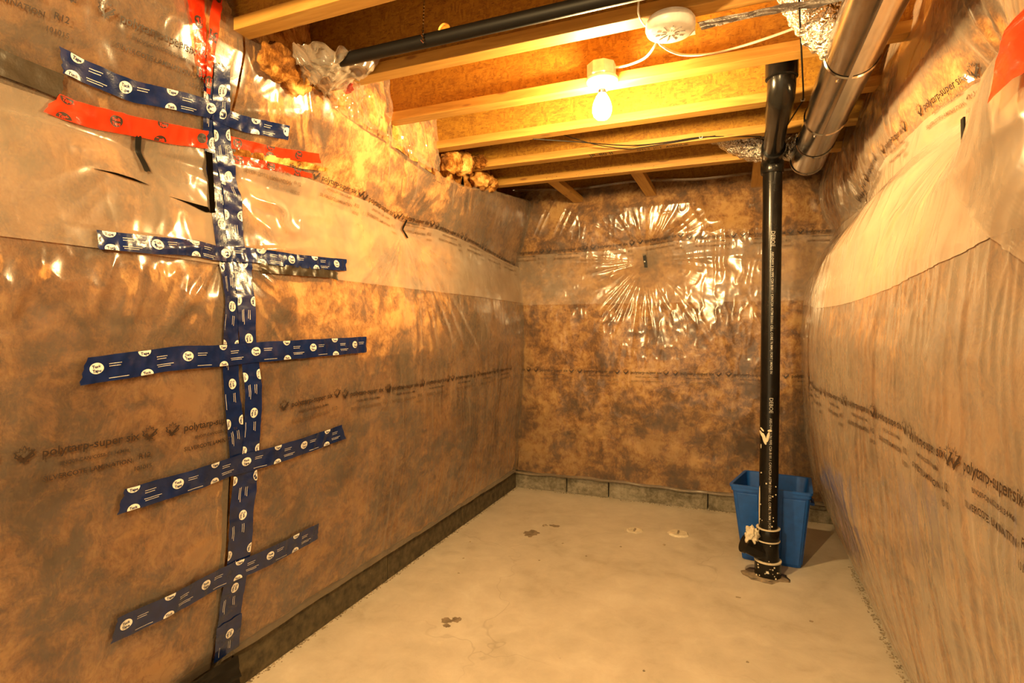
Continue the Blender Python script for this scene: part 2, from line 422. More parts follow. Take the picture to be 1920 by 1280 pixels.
def red_mat(name='red_sheathing_tape', solid=.78):
    t = NT(name)
    a = t.n('ShaderNodeMixShader', i_Fac=solid)
    p = t.bsdf((.86, .045, .012), .16, t.bump(t.noise(t.coord(), 60, 4), .25, .004), Coat_Weight=.5)
    t.t.links.new(t.n('ShaderNodeBsdfTransparent', i_Color=(1, .25, .12, 1)).outputs[0], a.inputs[1]); t.t.links.new(p, a.inputs[2])
    return t.done(a.outputs[0])
M['red_tape'] = red_mat(); M['red_faint'] = red_mat('thin_red_tape', .34)
def bulb_mat(name, power):
    t = NT(name); area = 4 * math.pi * .033 ** 2
    e = t.n('ShaderNodeEmission', i_Color=BULB_COLOR, i_Strength=power / (math.pi * area) / 100)
    return t.done(e.outputs[0])
M['bulb'] = bulb_mat('lit_bulb', BULB_POWER); M['fill_bulb'] = bulb_mat('lit_fill_bulb', FILL_POWER)

# ---------------------------------------------------------------- large structure
Y0 = -.6                                                            # the room goes on a little behind the camera
tag(MB().box((-1.85, Y0, -.12), (.8, 4.2, 0)).build('floor', M['floor']), kind='structure')
tag(MB().box((-1.85, Y0, 2.452), (1.1, 4.2, 2.47)).build('ceiling', M['osb']), kind='structure')
wl = tag(MB().box((-1.85, Y0, 0), (-1.66, 4.2, 2.148)).build('wall_left', M['conc']), kind='structure')
wb = tag(MB().box((-1.66, 4.03, 0), (.66, 4.2, 2.148)).build('wall_back', M['conc']), kind='structure')
wr = tag(MB().box((.66, Y0, 0), (1.1, 4.2, 2.148)).build('wall_right', M['conc']), kind='structure')
# block ends that show under the back insulation
xs = [-1.655, -1.18, -.86, -.17, .18, .60]
rng = random.Random(3)
for a, b in zip(xs[:-1], xs[1:]):
    d = rng.uniform(0, .006)
    MB().box((a + .004, 3.968 + d, 0.0), (b - .004, 4.03, .118 + rng.uniform(-.004, .004))).build('concrete_block', M['conc'], wb, bevel=.004)
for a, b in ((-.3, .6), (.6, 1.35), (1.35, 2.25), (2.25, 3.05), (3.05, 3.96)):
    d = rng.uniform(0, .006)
    MB().box((-1.66, a + .003, 0), (-1.594 + d, b - .003, .15)).build('concrete_block', M['conc_shaded'], wl, bevel=.003)
# rough grit where slab and wall meet
def grit(name, p0, p1, w, n, parent, seed):
    r = random.Random(seed); mb = MB(); p0 = Vector(p0); p1 = Vector(p1); d = p1 - p0; side = Vector((-d.y, d.x, 0)).normalized()
    for i in range(n):
        p = p0 + d * r.random() + side * r.gauss(0, w * .4); s = r.uniform(.001, .0035)
        mb.hexa([p + Vector((sx * s * r.uniform(.6, 1.4), sy * s * r.uniform(.6, 1.4), sz)) for sz in (0, s * r.uniform(.5, 1.1)) for sx, sy in ((-1, -1), (1, -1), (1, 1), (-1, 1))])
    o = mb.build(name, M['dirt'], parent); o['kind'] = 'stuff'; return o
FLOOR = bpy.data.objects['floor']
grit('grit', (-1.585, .8, 0), (-1.585, 3.95, 0), .020, 700, FLOOR, 5)
grit('grit', (-1.6, 3.955, 0), (.5, 3.955, 0), .012, 200, FLOOR, 6)
grit('grit', (.565, .9, 0), (.565, 3.3, 0), .024, 900, FLOOR, 7)

# ---------------------------------------------------------------- joists
JY = [.90, 1.29, 1.687, 2.08, 2.475, 2.85, 3.242]                   # far edge of each bottom flange
JB, JT, FW, FH = 2.15, 2.452, .060, .038
ordinal = ['nearest the camera, over the red tape', 'second from the camera, above the blue tape column', 'third from the camera, carrying the smoke alarm', 'fourth from the camera, carrying the bare bulb',
           'fifth from the camera, right behind the lit bulb', 'sixth from the camera, with stamped lettering under it', 'farthest from the camera, next to the back wall']
JOIST = []
for k, yb in enumerate(JY):
    j = empty('floor_joist', (-.4, yb - FW / 2, JB), 'wooden floor joist with strand board web, ' + ordinal[k], 'joist', 'floor joists overhead')
    JOIST.append(j)
    x0, x1 = -1.70, 1.02
    MB().box((x0, yb - FW, JB), (x1, yb, JB + FH)).build('bottom_flange', M['lumber'], j, bevel=.002)
    MB().box((x0, yb - FW, JT - FH), (x1, yb, JT)).build('top_flange', M['lumber'], j)
    wy0, wy1 = yb - FW / 2 - .005, yb - FW / 2 + .005
    if k == 2:                                                      # round knock-out hole in this web
        hx, hz, hr = -.927, 2.262, .023; n = 24; V = []; F = []
        sq = .06
        for yy in (wy0, wy1):
            for i in range(n):
                a = 2 * math.pi * i / n; V.append((hx + hr * math.cos(a), yy, hz + hr * math.sin(a)))
            for i in range(n):
                a = 2 * math.pi * i / n; q = max(abs(math.cos(a)), abs(math.sin(a))); V.append((hx + sq * math.cos(a) / q, yy, hz + sq * math.sin(a) / q))
        for i in range(n):
            i2 = (i + 1) % n
            F += [(i, i2, n + i2, n + i), (2 * n + i2, 2 * n + i, 3 * n + i, 3 * n + i2), (i2, i, 2 * n + i, 2 * n + i2)]
        mb = MB().add(V, F); z0, z1 = JB + FH - .004, JT - FH + .004
        mb.box((x0, wy0, z0), (hx - sq, wy1, z1)).box((hx + sq, wy0, z0), (x1, wy1, z1))
        mb.box((hx - sq, wy0, z0), (hx + sq, wy1, hz - sq)).box((hx - sq, wy0, hz + sq), (hx + sq, wy1, z1))
        mb.build('web', M['osb'], j)
    else:
        MB().box((x0, wy0, JB + FH - .004), (x1, wy1, JT - FH + .004)).build('web', M['osb'], j)
tag(MB().box((-1.76, Y0, 2.148), (-1.725, 4.15, 2.452)).build('rim_board', M['osb']), 'strand board rim at the joist ends above the left foundation wall', 'rim board')
tag(MB().box((1.03, Y0, 2.148), (1.06, 4.15, 2.452)).build('rim_board', M['osb']), 'strand board rim behind the metal duct above the right wall', 'rim board')
tag(MB().box((-1.725, 4.06, 2.148), (1.03, 4.09, 2.452)).build('rim_board', M['osb']), 'strand board rim in the dark gap above the back insulation', 'rim board')
for k, (x, lab) in enumerate(((-1.075, 'short wooden block under the far joist, leftmost of the three'), (-.555, 'short wooden block under the far joist, middle of the three'), (.115, 'short wooden block behind the black pipe, rightmost of the three'))):
    tag(MB().box((x - .035, 3.245, 2.166), (x + .035, 4.055, 2.204)).build('joist_block', M['lumber_y'], bevel=.002), lab, 'wood block', 'blocks between far joist and rim')

# ---------------------------------------------------------------- text as flat print
_TC = {}
def text_mesh(s, bold=0.0):
    """flat glyph polygons; width normalised to 1, baseline at 0"""
    key = (s, bold)
    if key in _TC: return _TC[key]
    cu = bpy.data.curves.new('t', 'FONT'); cu.body = s; cu.resolution_u = 2; cu.offset = bold
    ob = bpy.data.objects.new('t', cu); COL.objects.link(ob)
    bpy.context.view_layer.update()
    me = ob.evaluated_get(bpy.context.evaluated_depsgraph_get()).to_mesh()
    v = np.array([p.co[:2] for p in me.vertices], float); f = [tuple(p.vertices) for p in me.polygons]
    bpy.data.objects.remove(ob); bpy.data.curves.remove(cu)
    x0, x1 = v[:, 0].min(), v[:, 0].max()
    v[:, 0] -= x0; v /= (x1 - x0)
    _TC[key] = (v, f); return _TC[key]
class Print:
    """2-D print collected in surface coordinates, built on a surface map"""
    def __init__(s): s.v = []; s.f = []
    def poly(s, v, f):
        n = len(s.v); s.v += [tuple(p) for p in v]; s.f += [tuple(i + n for i in q) for q in f]
    def text(s, t, u, v, w, bold=0.0, h=None, vmax=None):
        p, f = text_mesh(t, bold); p = p * w
        if h: p = p * np.array([1, h])
        s.poly(p + np.array([u, v]), f)
    def leaf(s, u, v, r):
        """outlined leaf with a tick through it"""
        out = []
        spikes = [(0, 1), (.18, .55), (.45, .75), (.42, .35), (.95, .4), (.75, .1), (.9, -.15), (.35, -.5), (.4, -.8), (0, -.7)]
        pts = spikes + [(-a, b) for a, b in reversed(spikes[1:-1])]
        n = len(pts); a = [(u + x * r, v + y * r) for x, y in pts]; b = [(u + x * r * .82, v + y * r * .82) for x, y in pts]
        s.poly(a + b, [(i, (i + 1) % n, n + (i + 1) % n, n + i) for i in range(n)])
        s.poly([(u - .55 * r, v - .1 * r), (u - .3 * r, v + .05 * r), (u - .05 * r, v - .95 * r), (u - .1 * r, v - .45 * r)], [(0, 2, 3, 1)])
        s.poly([(u - .05 * r, v - .95 * r), (u - .1 * r, v - .45 * r), (u + .8 * r, v + .45 * r), (u + .95 * r, v + .35 * r)], [(0, 3, 2, 1)])
    def build(s, name, fn, mat, parent, flip=False):
        if not s.v: return None
        P = fn(np.array(s.v)); f = [tuple(reversed(q)) for q in s.f] if flip else s.f
        return tag(mesh(name, P, f, mat, parent), kind='stuff')          # flat print

# ---------------------------------------------------------------- insulation blankets on the three walls
def on_left(off):  return lambda p: np.stack([left_x(p[:, 0], p[:, 1]) + off, p[:, 0], p[:, 1]], 1)
def on_back(off):  return lambda p: np.stack([p[:, 0], back_y(p[:, 0], p[:, 1]) - off, p[:, 1]], 1)
def on_right(off): return lambda p: np.stack([right_x(p[:, 0], p[:, 1]) - off, p[:, 0], p[:, 1]], 1)
MAP = {'left': on_left, 'back': on_back, 'right': on_right}
def sheet(name, wall, u0, u1, lo, hi, step, mat, parent, off=0.0, lumpy=0.0, seed=0, edge=0.0):
    """grid over the wall surface between two height curves"""
    nu = max(2, int((u1 - u0) / step) + 1); u = np.linspace(u0, u1, nu)
    l = lo(u) if callable(lo) else np.full(nu, lo); h = hi(u) if callable(hi) else np.full(nu, hi)
    nv = max(2, int(np.max(h - l) / step) + 1); t = np.linspace(0, 1, nv)
    U = np.repeat(u[:, None], nv, 1); V = l[:, None] + (h - l)[:, None] * t[None]
    o = np.full(U.shape, off)
    if lumpy:
        coarse = {'left': left_x, 'back': back_y, 'right': right_x}[wall](U, V, False)
        fine = {'left': left_x, 'back': back_y, 'right': right_x}[wall](U, V, True)
        k = {'left': 1, 'back': -1, 'right': -1}[wall]
        o = o + .35 * (coarse - fine) * k - lumpy * (vn(U * 14, V * 14, 200 + seed) + .6 * vn(U * 34, V * 34, 201 + seed))
    if edge:
        o = o - edge * np.exp(-(h[:, None] - V) / .012)
    p = MAP[wall](0.0)(np.stack([U.ravel(), V.ravel()], 1))
    ax, sg = {'left': (0, 1), 'back': (1, -1), 'right': (0, -1)}[wall]
    p[:, ax] += sg * o.ravel()
    i = np.arange(nu - 1)[:, None] * nv + np.arange(nv - 1)[None]
    q = np.stack([i, i + nv, i + nv + 1, i + 1], -1).reshape(-1, 4)
    if wall == 'right': q = q[:, ::-1]
    return mesh(name, p, q, mat, parent, smooth=True)
def brand_rows(wall, starts, vfn, lines, parent, off, off2, d=1, k=1.0):
    a, b = Print(), Print()
    for u0 in starts:
        v0 = vfn(u0 + d * .11)
        sl = (vfn(u0 + d * .21) - vfn(u0)) / .21
        A, B = Print(), Print()
        A.text('polytarp-super six', 0, 0, .215, .012); A.leaf(-.034, .012, .022); A.leaf(.242, .012, .022)
        if 2 in lines: (A if 22 in lines else B).text('BNQ09-CAN/CGSB-51.34-M86', .035, -.027, .155, .008)
        if 3 in lines:
            t3 = A if 33 in lines else B
            t3.text('SILVERCOTE LAMINATION', .002, -.058, .195, .012); t3.text('R12', .215, -.052, .030, .012); t3.text('101015', .205, -.082, .044, .006)
        for src, dst in ((A, a), (B, b)):
            if src.v:
                q = np.array(src.v) * k
                dst.poly([(u0 + d * x, v0 + y + sl * x) for x, y in q], src.f)
    a.build('printed_lettering', MAP[wall](off), M['ink'], parent, flip=(d < 0) != (wall == 'right'))
    b.build('faint_lettering', MAP[wall](off2), M['ink_faint'], parent, flip=(d < 0) != (wall == 'right'))
ST = .0062
SPLIT = 1.268
# left wall, four blankets: near and far of the taped vertical joint, upper and lower of the overlap
def blanket(wall, label, loc, u0, u1, lo, hi, seed):
    b = empty('insulation_blanket', loc, label, 'insulation', 'insulation blankets on the walls')
    sheet('fiberglass_batt', wall, u0, u1, lo, hi, .011, M['wool_dark' if wall == 'back' else 'wool'], b, -.014, .014, seed)
    sheet('plastic_facing', wall, u0, u1, lo, hi, ST, M['film'], b)
    return b
bl = blanket('left', 'film-faced brown insulation blanket low on the left wall, from frame edge to blue tape column', (-1.5, .8, .14), .25, SPLIT - .012, .135, left_seam, 1)
sheet('film_flap', 'left', .25, SPLIT - .012, 1.448, lambda u: left_seam(u) - .012, ST, M['flap'], bl, .0035, edge=.003)
brand_rows('left', [.40, .742, 1.080], lambda u: .956 + 0 * u, (2, 22, 3, 33), bl, .0040, .0040)
bl = blanket('left', 'brown insulation blanket high on the left wall, above long red tape, left of column', (-1.5, .8, 1.81), .25, SPLIT - .004, left_seam, left_top, 2)
brand_rows('left', [.555, .905], lambda u: 2.006 + .05 * (u - .9), (2, 22, 3, 33), bl, .0080, .0080)
bl = blanket('left', 'large film-faced insulation blanket on the left wall, low between blue tape and back corner', (-1.5, 2.5, .14), SPLIT + .012, 3.93, .135, left_seam, 3)
sheet('film_flap', 'left', SPLIT + .012, 3.93, 1.442, lambda u: left_seam(u) - .012, ST, M['flap'], bl, .0035, edge=.003)
brand_rows('left', [1.485, 1.812, 2.100, 2.40, 2.72, 3.05, 3.38], lambda u: np.interp(u, [1.4, 1.7, 2.4, 3.7], [.963, .976, .964, .955]), (2, 22, 3), bl, .0040, .0040)
bl = blanket('left', 'film-faced insulation blanket high on the left wall, right of the blue column, under the joists', (-1.5, 2.5, 1.8), SPLIT + .004, 3.93, left_seam, left_top, 4)
brand_rows('left', [1.335, 1.685, 1.99, 2.30, 2.62, 2.95, 3.28, 3.60], lambda u: left_seam(u) + .001, (2, 3), bl, .0040, .0078)
# back wall
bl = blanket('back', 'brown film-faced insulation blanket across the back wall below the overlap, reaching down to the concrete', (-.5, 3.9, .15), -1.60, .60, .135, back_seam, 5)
sheet('film_flap', 'back', -1.60, .60, 1.425, lambda u: back_seam(u) - .012, ST, M['flap'], bl, .0035, edge=.003)
brand_rows('back', [-1.70 + .338 * k for k in range(7)], lambda u: .934 + .006 * u, (2, 22, 3), bl, .0040, .0040)
MB().tube([(x, 3.935 + .004 * math.sin(x * 9), .132 + .006 * math.sin(x * 5) + .003 * math.sin(x * 23)) for x in np.linspace(-1.6, .56, 60)], .011, 10).build('rolled_hem', M['clear'], bl, smooth=True)
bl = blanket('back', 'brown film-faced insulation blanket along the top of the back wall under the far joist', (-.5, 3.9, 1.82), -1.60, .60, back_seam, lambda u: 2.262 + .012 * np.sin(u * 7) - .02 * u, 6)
brand_rows('back', [-1.60 + .334 * k for k in range(7)], lambda u: back_seam(u) + .002, (2, 22, 3), bl, .0040, .0078)
MB().tube([(x, 3.925 + .01 * math.sin(x * 6), 2.262 + .012 * math.sin(x * 7) - .02 * x) for x in np.linspace(-1.6, .5, 60)], .008, 8).build('folded_edge', M['clear'], bl, smooth=True)
# right wall
bl = blanket('right', 'bulging film-faced insulation blanket over the lower right wall beside the blue bin', (.45, 2.2, .05), .25, 3.93, .045, right_seam, 7)
sheet('film_flap', 'right', .25, 3.93, lambda u: 1.36 + .03 * np.sin(u * 2), lambda u: right_seam(u) - .012, ST, M['flap'], bl, .0020, edge=.001)
brand_rows('right', [.78, 1.108, 1.415, 1.76, 2.06, 2.38, 2.72, 3.06, 3.4], lambda u: 1.018 - .018 * (u - .9), (2, 22, 3, 33), bl, .0040, .0040, -1)
bl = blanket('right', 'film-faced insulation blanket on the upper right wall beneath the metal duct', (.5, 2.2, 1.86), .25, 3.93, right_seam, lambda u: 2.36 + .02 * np.sin(u * 11), 8)
brand_rows('right', [1.93, 2.36, 2.75, 3.1], lambda u: right_seam(u) + .012, (2, 3), bl, .0040, .0070, -1)

def drape(name, wall, u0, edge, v0, v1, off, mat, parent):
    """film hanging over the blanket, its free side following edge(v)"""
    nv = int((v1 - v0) / ST) + 1; nu = int(1.2 / ST); v = np.linspace(v0, v1, nv); t = np.linspace(0, 1, nu)
    V = np.repeat(v[None], nu, 0); U = u0 + (edge(v)[None] - u0) * t[:, None]
    p = MAP[wall](0.0)(np.stack([U.ravel(), V.ravel()], 1)); k = off + .002 * np.exp(-((edge(V.ravel()) - U.ravel()) / .03) ** 2)
    p[:, 0] -= k
    i = np.arange(nu - 1)[:, None] * nv + np.arange(nv - 1)[None]
    return mesh(name, p, np.stack([i, i + nv, i + nv + 1, i + 1], -1).reshape(-1, 4)[:, ::-1], mat, parent, smooth=True)
drape('film_overlap', 'right', .25, lambda v: np.interp(v, [1.15, 1.35, 1.5, 1.6, 1.74, 1.86, 2.0, 2.3], [.5, .95, 1.27, 1.40, 1.47, 1.45, 1.36, 1.20]), 1.15, 2.34, .007, M['film'], bl)
# ---------------------------------------------------------------- tape strips stuck on the film
def densify(pts, ds=.006):
    pts = [np.array(p, float) for p in pts]
    if len(pts) > 2:
        cp = curve_pts([(p[0], p[1], p[2] if len(p) > 2 else 0) for p in pts], 14); pts = [np.array(p) for p in cp]
    else: pts = [np.array([*p, 0][:3], float) for p in pts]
    L = np.r_[0, np.cumsum([np.hypot(*(b[:2] - a[:2])) for a, b in zip(pts[:-1], pts[1:])])]
    s = np.arange(0, L[-1], ds); s = np.r_[s, L[-1]]; P = np.array(pts)
    return s, np.stack([np.interp(s, L, P[:, i]) for i in range(3)], 1)
def tape(name, label, cat, pts, w, mat, group=None, off=.003, wall='left', logos='blue', slant=(0, 0), seed=0, crinkle=.0012, phase=.03, loose=None):
    """pts: centre line (u, v, width) in wall coordinates"""
    pts = [(p[0], p[1], p[2] if len(p) > 2 else w) for p in pts]
    s, P = densify(pts); n = len(s)
    T = np.gradient(P[:, :2], axis=0); T /= np.linalg.norm(T, axis=1)[:, None] + 1e-9; N = np.stack([-T[:, 1], T[:, 0]], 1)
    Ls = s[-1]; k = 8
    def at(ss, tt):
        ss = np.asarray(ss, float); tt = np.asarray(tt, float)
        c = np.stack([np.interp(ss, s, P[:, 0]), np.interp(ss, s, P[:, 1])], -1)
        nn = np.stack([np.interp(ss, s, N[:, 0]), np.interp(ss, s, N[:, 1])], -1)
        return c + nn * tt[..., None]
    def place(extra):
        def f(q):
            uv = at(q[:, 0], q[:, 1]); o = off + extra
            c = crinkle * (vn(q[:, 0] * 60 + seed, q[:, 1] * 40 + 9, 300 + seed) - .3) * 2
            if loose: c = c + loose[1] * np.exp(-((q[:, 0] - loose[0]) / .06) ** 2)
            X = MAP[wall](0.0)(uv); X[:, 0] += (o + c) if wall == 'left' else -(o + c)
            return X
        return f
    V = []; tt = np.linspace(-.5, .5, k)
    r = np.random.default_rng(seed)
    jag0, jag1 = r.uniform(-.003, .003, k), r.uniform(-.003, .003, k)
    for i in range(n):
        wi = P[i, 2] * (1 + .02 * math.sin(s[i] * 40 + seed))
        for j in range(k):
            si = s[i]
            if i == 0: si += jag0[j]
            if i == n - 1: si += jag1[j]
            f0 = max(0, 1 - s[i] / .08); f1 = max(0, 1 - (Ls - s[i]) / .08)
            si += slant[0] * tt[j] * f0 + slant[1] * tt[j] * f1
            V.append((si, tt[j] * wi))
    V = np.array(V)
    # points past the ends run on along the end tangents
    sc = np.clip(V[:, 0], 0, Ls); ex = V[:, 0] - sc
    uv = at(sc, V[:, 1]); te = np.where((ex < 0)[:, None], T[0], T[-1]); uv = uv + te * ex[:, None]
    X = MAP[wall](0.0)(uv)
    c = crinkle * (vn(V[:, 0] * 60 + seed, V[:, 1] * 40 + 9, 300 + seed) - .3) * 2
    if loose: c = c + loose[1] * np.exp(-((V[:, 0] - loose[0]) / .06) ** 2)
    X[:, 0] += (off + c) * (1 if wall == 'left' else -1)
    i = np.arange(n - 1)[:, None] * k + np.arange(k - 1)[None]
    q = np.stack([i, i + k, i + k + 1, i + 1], -1).reshape(-1, 4)
    o = mesh(name, X, q, mat, None, smooth=True); tag(o, label, cat, group)
    if logos:
        ov, tx, fp = Print(), Print(), Print()
        wm = float(np.mean(P[:, 2])); half = wm / 2 - .001
        a, b = .0165, .0140; m = 20; x = phase; col = seed
        while x < Ls - .01:
            rows = ((.47, -.47) if col % 2 else (.05,))
            for rr in rows:
                cy = rr * wm
                pr = [(x + a * math.cos(2 * math.pi * i / m), min(half, max(-half, cy + b * math.sin(2 * math.pi * i / m)))) for i in range(m)]
                pr = [(min(max(p, .003), Ls - .003), q_) for p, q_ in pr]
                if x - a < 0 and False: continue
                ov.poly(pr + [(min(max(x, .003), Ls - .003), min(half, max(-half, cy)))], [(i, (i + 1) % m, m) for i in range(m)])
                if .018 < x < Ls - .018:
                    for word, dy in (('Tuck', .001), ('Tape', -.0095)):
                        g, f = text_mesh(word, .03); g = g * .0215 + np.array([x - .011, cy + dy])
                        keep = [q2 for q2 in f if all(abs(g[z_][1]) < half for z_ in q2)]
                        tx.poly(g, keep)
            # fine print beside the ovals, too small to read
            for (dx, dy, ln) in ((.030, .010, .034), (.030, .004, .030), (.028, -.012 if col % 2 else -.026, .05), (.030, -.017 if col % 2 else -.031, .040)):
                if abs(dy) > half - .002 or x + dx + ln > Ls - .004: continue
                nseg = int(ln / .0035); 
                for g_ in range(nseg):
                    xa = x + dx + g_ * .0035
                    fp.poly([(xa, dy), (xa + .0026, dy), (xa + .0026, dy + .0014), (xa, dy + .0014)], [(0, 1, 2, 3)])
            x += .122; col += 1
        if logos == 'blue':
            ov.build('printed_oval', place(.0007), M['white_print'], o); tx.build('oval_lettering', place(.0013), M['blue_print'], o)
            fp.build('fine_print', place(.0007), M['white_print'], o)
        else:
            ov.build('printed_oval', place(.0007), M['ink'], o); tx.build('oval_lettering', place(.0013), M['red_print'], o)
    return o
M['red_print'] = plain('red_print', (.70, .04, .012), .3)
BG = 'blue tape strips on the left wall'
bt = lambda label, pts, w, **k: tape('blue_tape', label, 'tape', pts, w, M['blue_tape'], BG, **k)
bt('blue printed tape strip, topmost long one running left from the tape column', [(.796, 1.876), (.852, 1.872), (.963, 1.874), (1.093, 1.893), (1.235, 1.912)], .050, off=.0075, slant=(-.02, 0), seed=1, crinkle=.0022)
bt('short blue tape strip at upper right of the column, crinkled, above the red strips', [(1.20, 1.905), (1.306, 1.904), (1.383, 1.914), (1.484, 1.929)], .046, off=.006, seed=2, crinkle=.003)
bt('upright blue tape strip at the very top of the column, left of the pair', [(1.176, 1.985), (1.193, 1.92), (1.232, 1.78), (1.248, 1.69), (1.258, 1.485)], .058, off=.004, seed=3, phase=.05)
bt('upright blue tape strip at the top of the column, right of the pair, reaching highest', [(1.196, 2.035), (1.222, 1.93), (1.272, 1.78), (1.290, 1.69), (1.306, 1.46)], .058, off=.0055, seed=4, phase=.07, crinkle=.002)
bt('long upright blue tape strip mid column, left of the pair', [(1.268, 1.50), (1.256, 1.344), (1.246, 1.19), (1.248, 1.07), (1.258, .967), (1.278, .84)], .060, off=.004, seed=5, phase=.06)
bt('long upright blue tape strip mid column, right of the pair', [(1.318, 1.49), (1.309, 1.344), (1.311, 1.19), (1.326, 1.07), (1.325, .967), (1.324, .82)], .062, off=.0055, seed=6, phase=.03)
bt('upright dark blue tape strip low in the column, between the two lowest cross strips', [(1.305, .87), (1.312, .752), (1.305, .647), (1.306, .493), (1.297, .378), (1.295, .265)], .088, off=.004, seed=7, phase=.11)
bt('short blue tape piece at the bottom end of the column, above the dark gap', [(1.295, .285), (1.300, .22), (1.308, .155)], .092, off=.006, seed=8, phase=.05)
bt('blue cross strip second from the top, left end over the milky film', [(.865, 1.469), (.996, 1.474), (1.128, 1.484), (1.231, 1.482), (1.338, 1.490), (1.52, 1.491), (1.808, 1.506)], .048, off=.0085, slant=(0, .012), seed=9, crinkle=.003)
bt('blue cross strip third from the top, straight, at mid height', [(.818, 1.146), (.942, 1.156), (1.062, 1.166), (1.21, 1.166), (1.347, 1.171), (1.581, 1.176), (1.90, 1.181)], .066, off=.0085, slant=(.02, 0), seed=10)
bt('blue cross strip fourth from the top, just below the lettering', [(.913, .802), (1.066, .806), (1.261, .812), (1.448, .815), (1.773, .832)], .063, off=.0085, slant=(.02, -.03), seed=11)
bt('lowest blue cross strip, dark, near the bottom of the left wall', [(.911, .458), (1.047, .453), (1.22, .456), (1.394, .453), (1.67, .458)], .066, off=.0085, slant=(.01, 0), seed=12)
tape('tape_backing', 'dull grey back of a folded tape end hanging under the second blue cross strip', 'tape', [(1.374, 1.452), (1.539, 1.456), (1.70, 1.462), (1.748, 1.455)], .034, M['black_tape'], None, off=.006, logos=None, seed=13, crinkle=.004)
RG = 'red tape pieces on the film'
rt = lambda label, pts, w, mat=None, **k: tape('red_tape', label, 'tape', pts, w, mat or M['red_tape'], RG, logos='red', **k)
rt('long red tape strip on the left wall, running left from the blue column', [(.790, 1.779, .05), (.865, 1.778, .052), (.996, 1.795, .048), (1.10, 1.806, .05), (1.20, 1.822, .05)], .05, off=.008, slant=(.03, 0), seed=21, crinkle=.003)
rt('red tape strip right of the blue column, upper of two over the torn slot', [(1.275, 1.840, .036), (1.424, 1.853, .032), (1.55, 1.872, .034), (1.65, 1.890, .032)], .033, off=.0045, seed=22, slant=(0, -.02), crinkle=.002)
rt('red tape strip right of the blue column, lower of two under the torn slot', [(1.285, 1.792, .026), (1.433, 1.806, .026), (1.63, 1.822, .016)], .024, off=.0045, seed=23, crinkle=.002)
rt('red tape strip running up from the top of the blue column towards the joists', [(1.168, 1.94, .012), (1.152, 2.02, .022), (1.150, 2.106, .032), (1.166, 2.205, .032), (1.185, 2.30, .034)], .03, off=.009, seed=24, crinkle=.003)
rt('faint wrinkled red tape strip on the film just left of the upright red one', [(1.158, 1.965, .014), (1.128, 2.02, .030), (1.106, 2.096, .048), (1.085, 2.20, .060), (1.07, 2.32, .06)], .04, mat=M['red_faint'], off=.0045, seed=25, crinkle=.003)
tape('black_strap', 'wide dull black plastic strap at the left frame edge above the red tape', 'strap', [(.45, 1.832), (.60, 1.829), (.70, 1.826), (.808, 1.821)], .052, M['black_tape'], None, off=.0075, logos=None, seed=31, crinkle=.001)
# torn slot between the two red strips: bare wool and dark gap
def wool_lump(name, c, rad, seed, parent=None, sub=4, amp=.28):
    bm = bmesh.new(); bmesh.ops.create_icosphere(bm, subdivisions=sub, radius=1)
    for v in bm.verts:
        d = v.co.normalized(); q = 1 + amp * noise.fractal(d * 2.2 + Vector((seed, seed * 2.1, 0)), 1, 2, 4) + .06 * noise.noise(d * 14 + Vector((seed, 0, 3)))
        v.co = Vector((c[0] + d.x * rad[0] * q, c[1] + d.y * rad[1] * q, c[2] + d.z * rad[2] * q))
    for f in bm.faces: f.smooth = True
    me = bpy.data.meshes.new(name); bm.to_mesh(me); bm.free(); me.materials.append(M['wool'])
    o = bpy.data.objects.new(name, me); COL.objects.link(o)
    if parent: o.parent = parent; o.matrix_parent_inverse = Matrix.Translation(-parent.location)
    return o
tape('torn_slot', 'strip of bare brown glass wool showing between the two short red tapes', 'insulation', [(1.28, 1.816, .022), (1.42, 1.829, .022), (1.56, 1.846, .026), (1.70, 1.862, .012)], .022, M['wool'], None, off=.003, logos=None, seed=33, crinkle=.004)
# black insulation pins: flat bent straps that pull the film in
def pin(label, pts, w, wall, seed):
    return tape('insulation_pin', label, 'pin', pts, w, M['black'], 'black pins holding the insulation', off=.012, wall=wall, logos=None, seed=seed, crinkle=0)
pin('flat black pin bent in the film under the long red tape', [(1.007, 1.775), (1.017, 1.737), (1.030, 1.685)], .016, 'left', 41)
pin('thin black pin in the left wall film, right part, where creases fan downwards', [(2.328, 1.788), (2.325, 1.745), (2.340, 1.700)], .017, 'left', 42)
pinb = MB().hexa([(x + dx * .011 + (z - 1.73) * -.14, back_y(-.6, 1.73) - .024 + dy * .002, z) for z in (1.680, 1.778) for x in (-.604,) for dx, dy in ((-1, -1), (1, -1), (1, 1), (-1, 1))]).build('insulation_pin', M['black'], bevel=.001)
tag(pinb, 'short black pin in the middle of the creased star on the back wall', 'pin', 'black pins holding the insulation')
MB().lathe([(0, 0), (.005, 0), (.005, .004), (0, .005)], 12, Matrix.Translation((-.606, back_y(-.6, 1.73) - .026, 1.722)) @ Matrix.Rotation(R(90), 4, 'X')).build('pin_head', M['white'], pinb)
q = on_right(.016)(np.array([[PIN_R[0] + .005, PIN_R[1] - .04]]))[0]
tag(MB().hexa([(q[0] + dx * .002, q[1] + dy * .009 + (z - 1) * .004, q[2] + z * .035) for z in (-1, 1) for dx, dy in ((-1, -1), (1, -1), (1, 1), (-1, 1))]).build('insulation_pin', M['black']), 'short black pin at the film edge on the right wall', 'pin', 'black pins holding the insulation')
tape('red_tape', 'red tape piece at the upper right corner of the frame on the right wall', 'tape', [(.98, 1.60), (1.00, 1.70), (1.05, 1.82), (1.10, 1.95), (1.14, 2.1)], .12, M['red_tape'], RG, off=.030, wall='right', logos=None, seed=44, crinkle=.002)
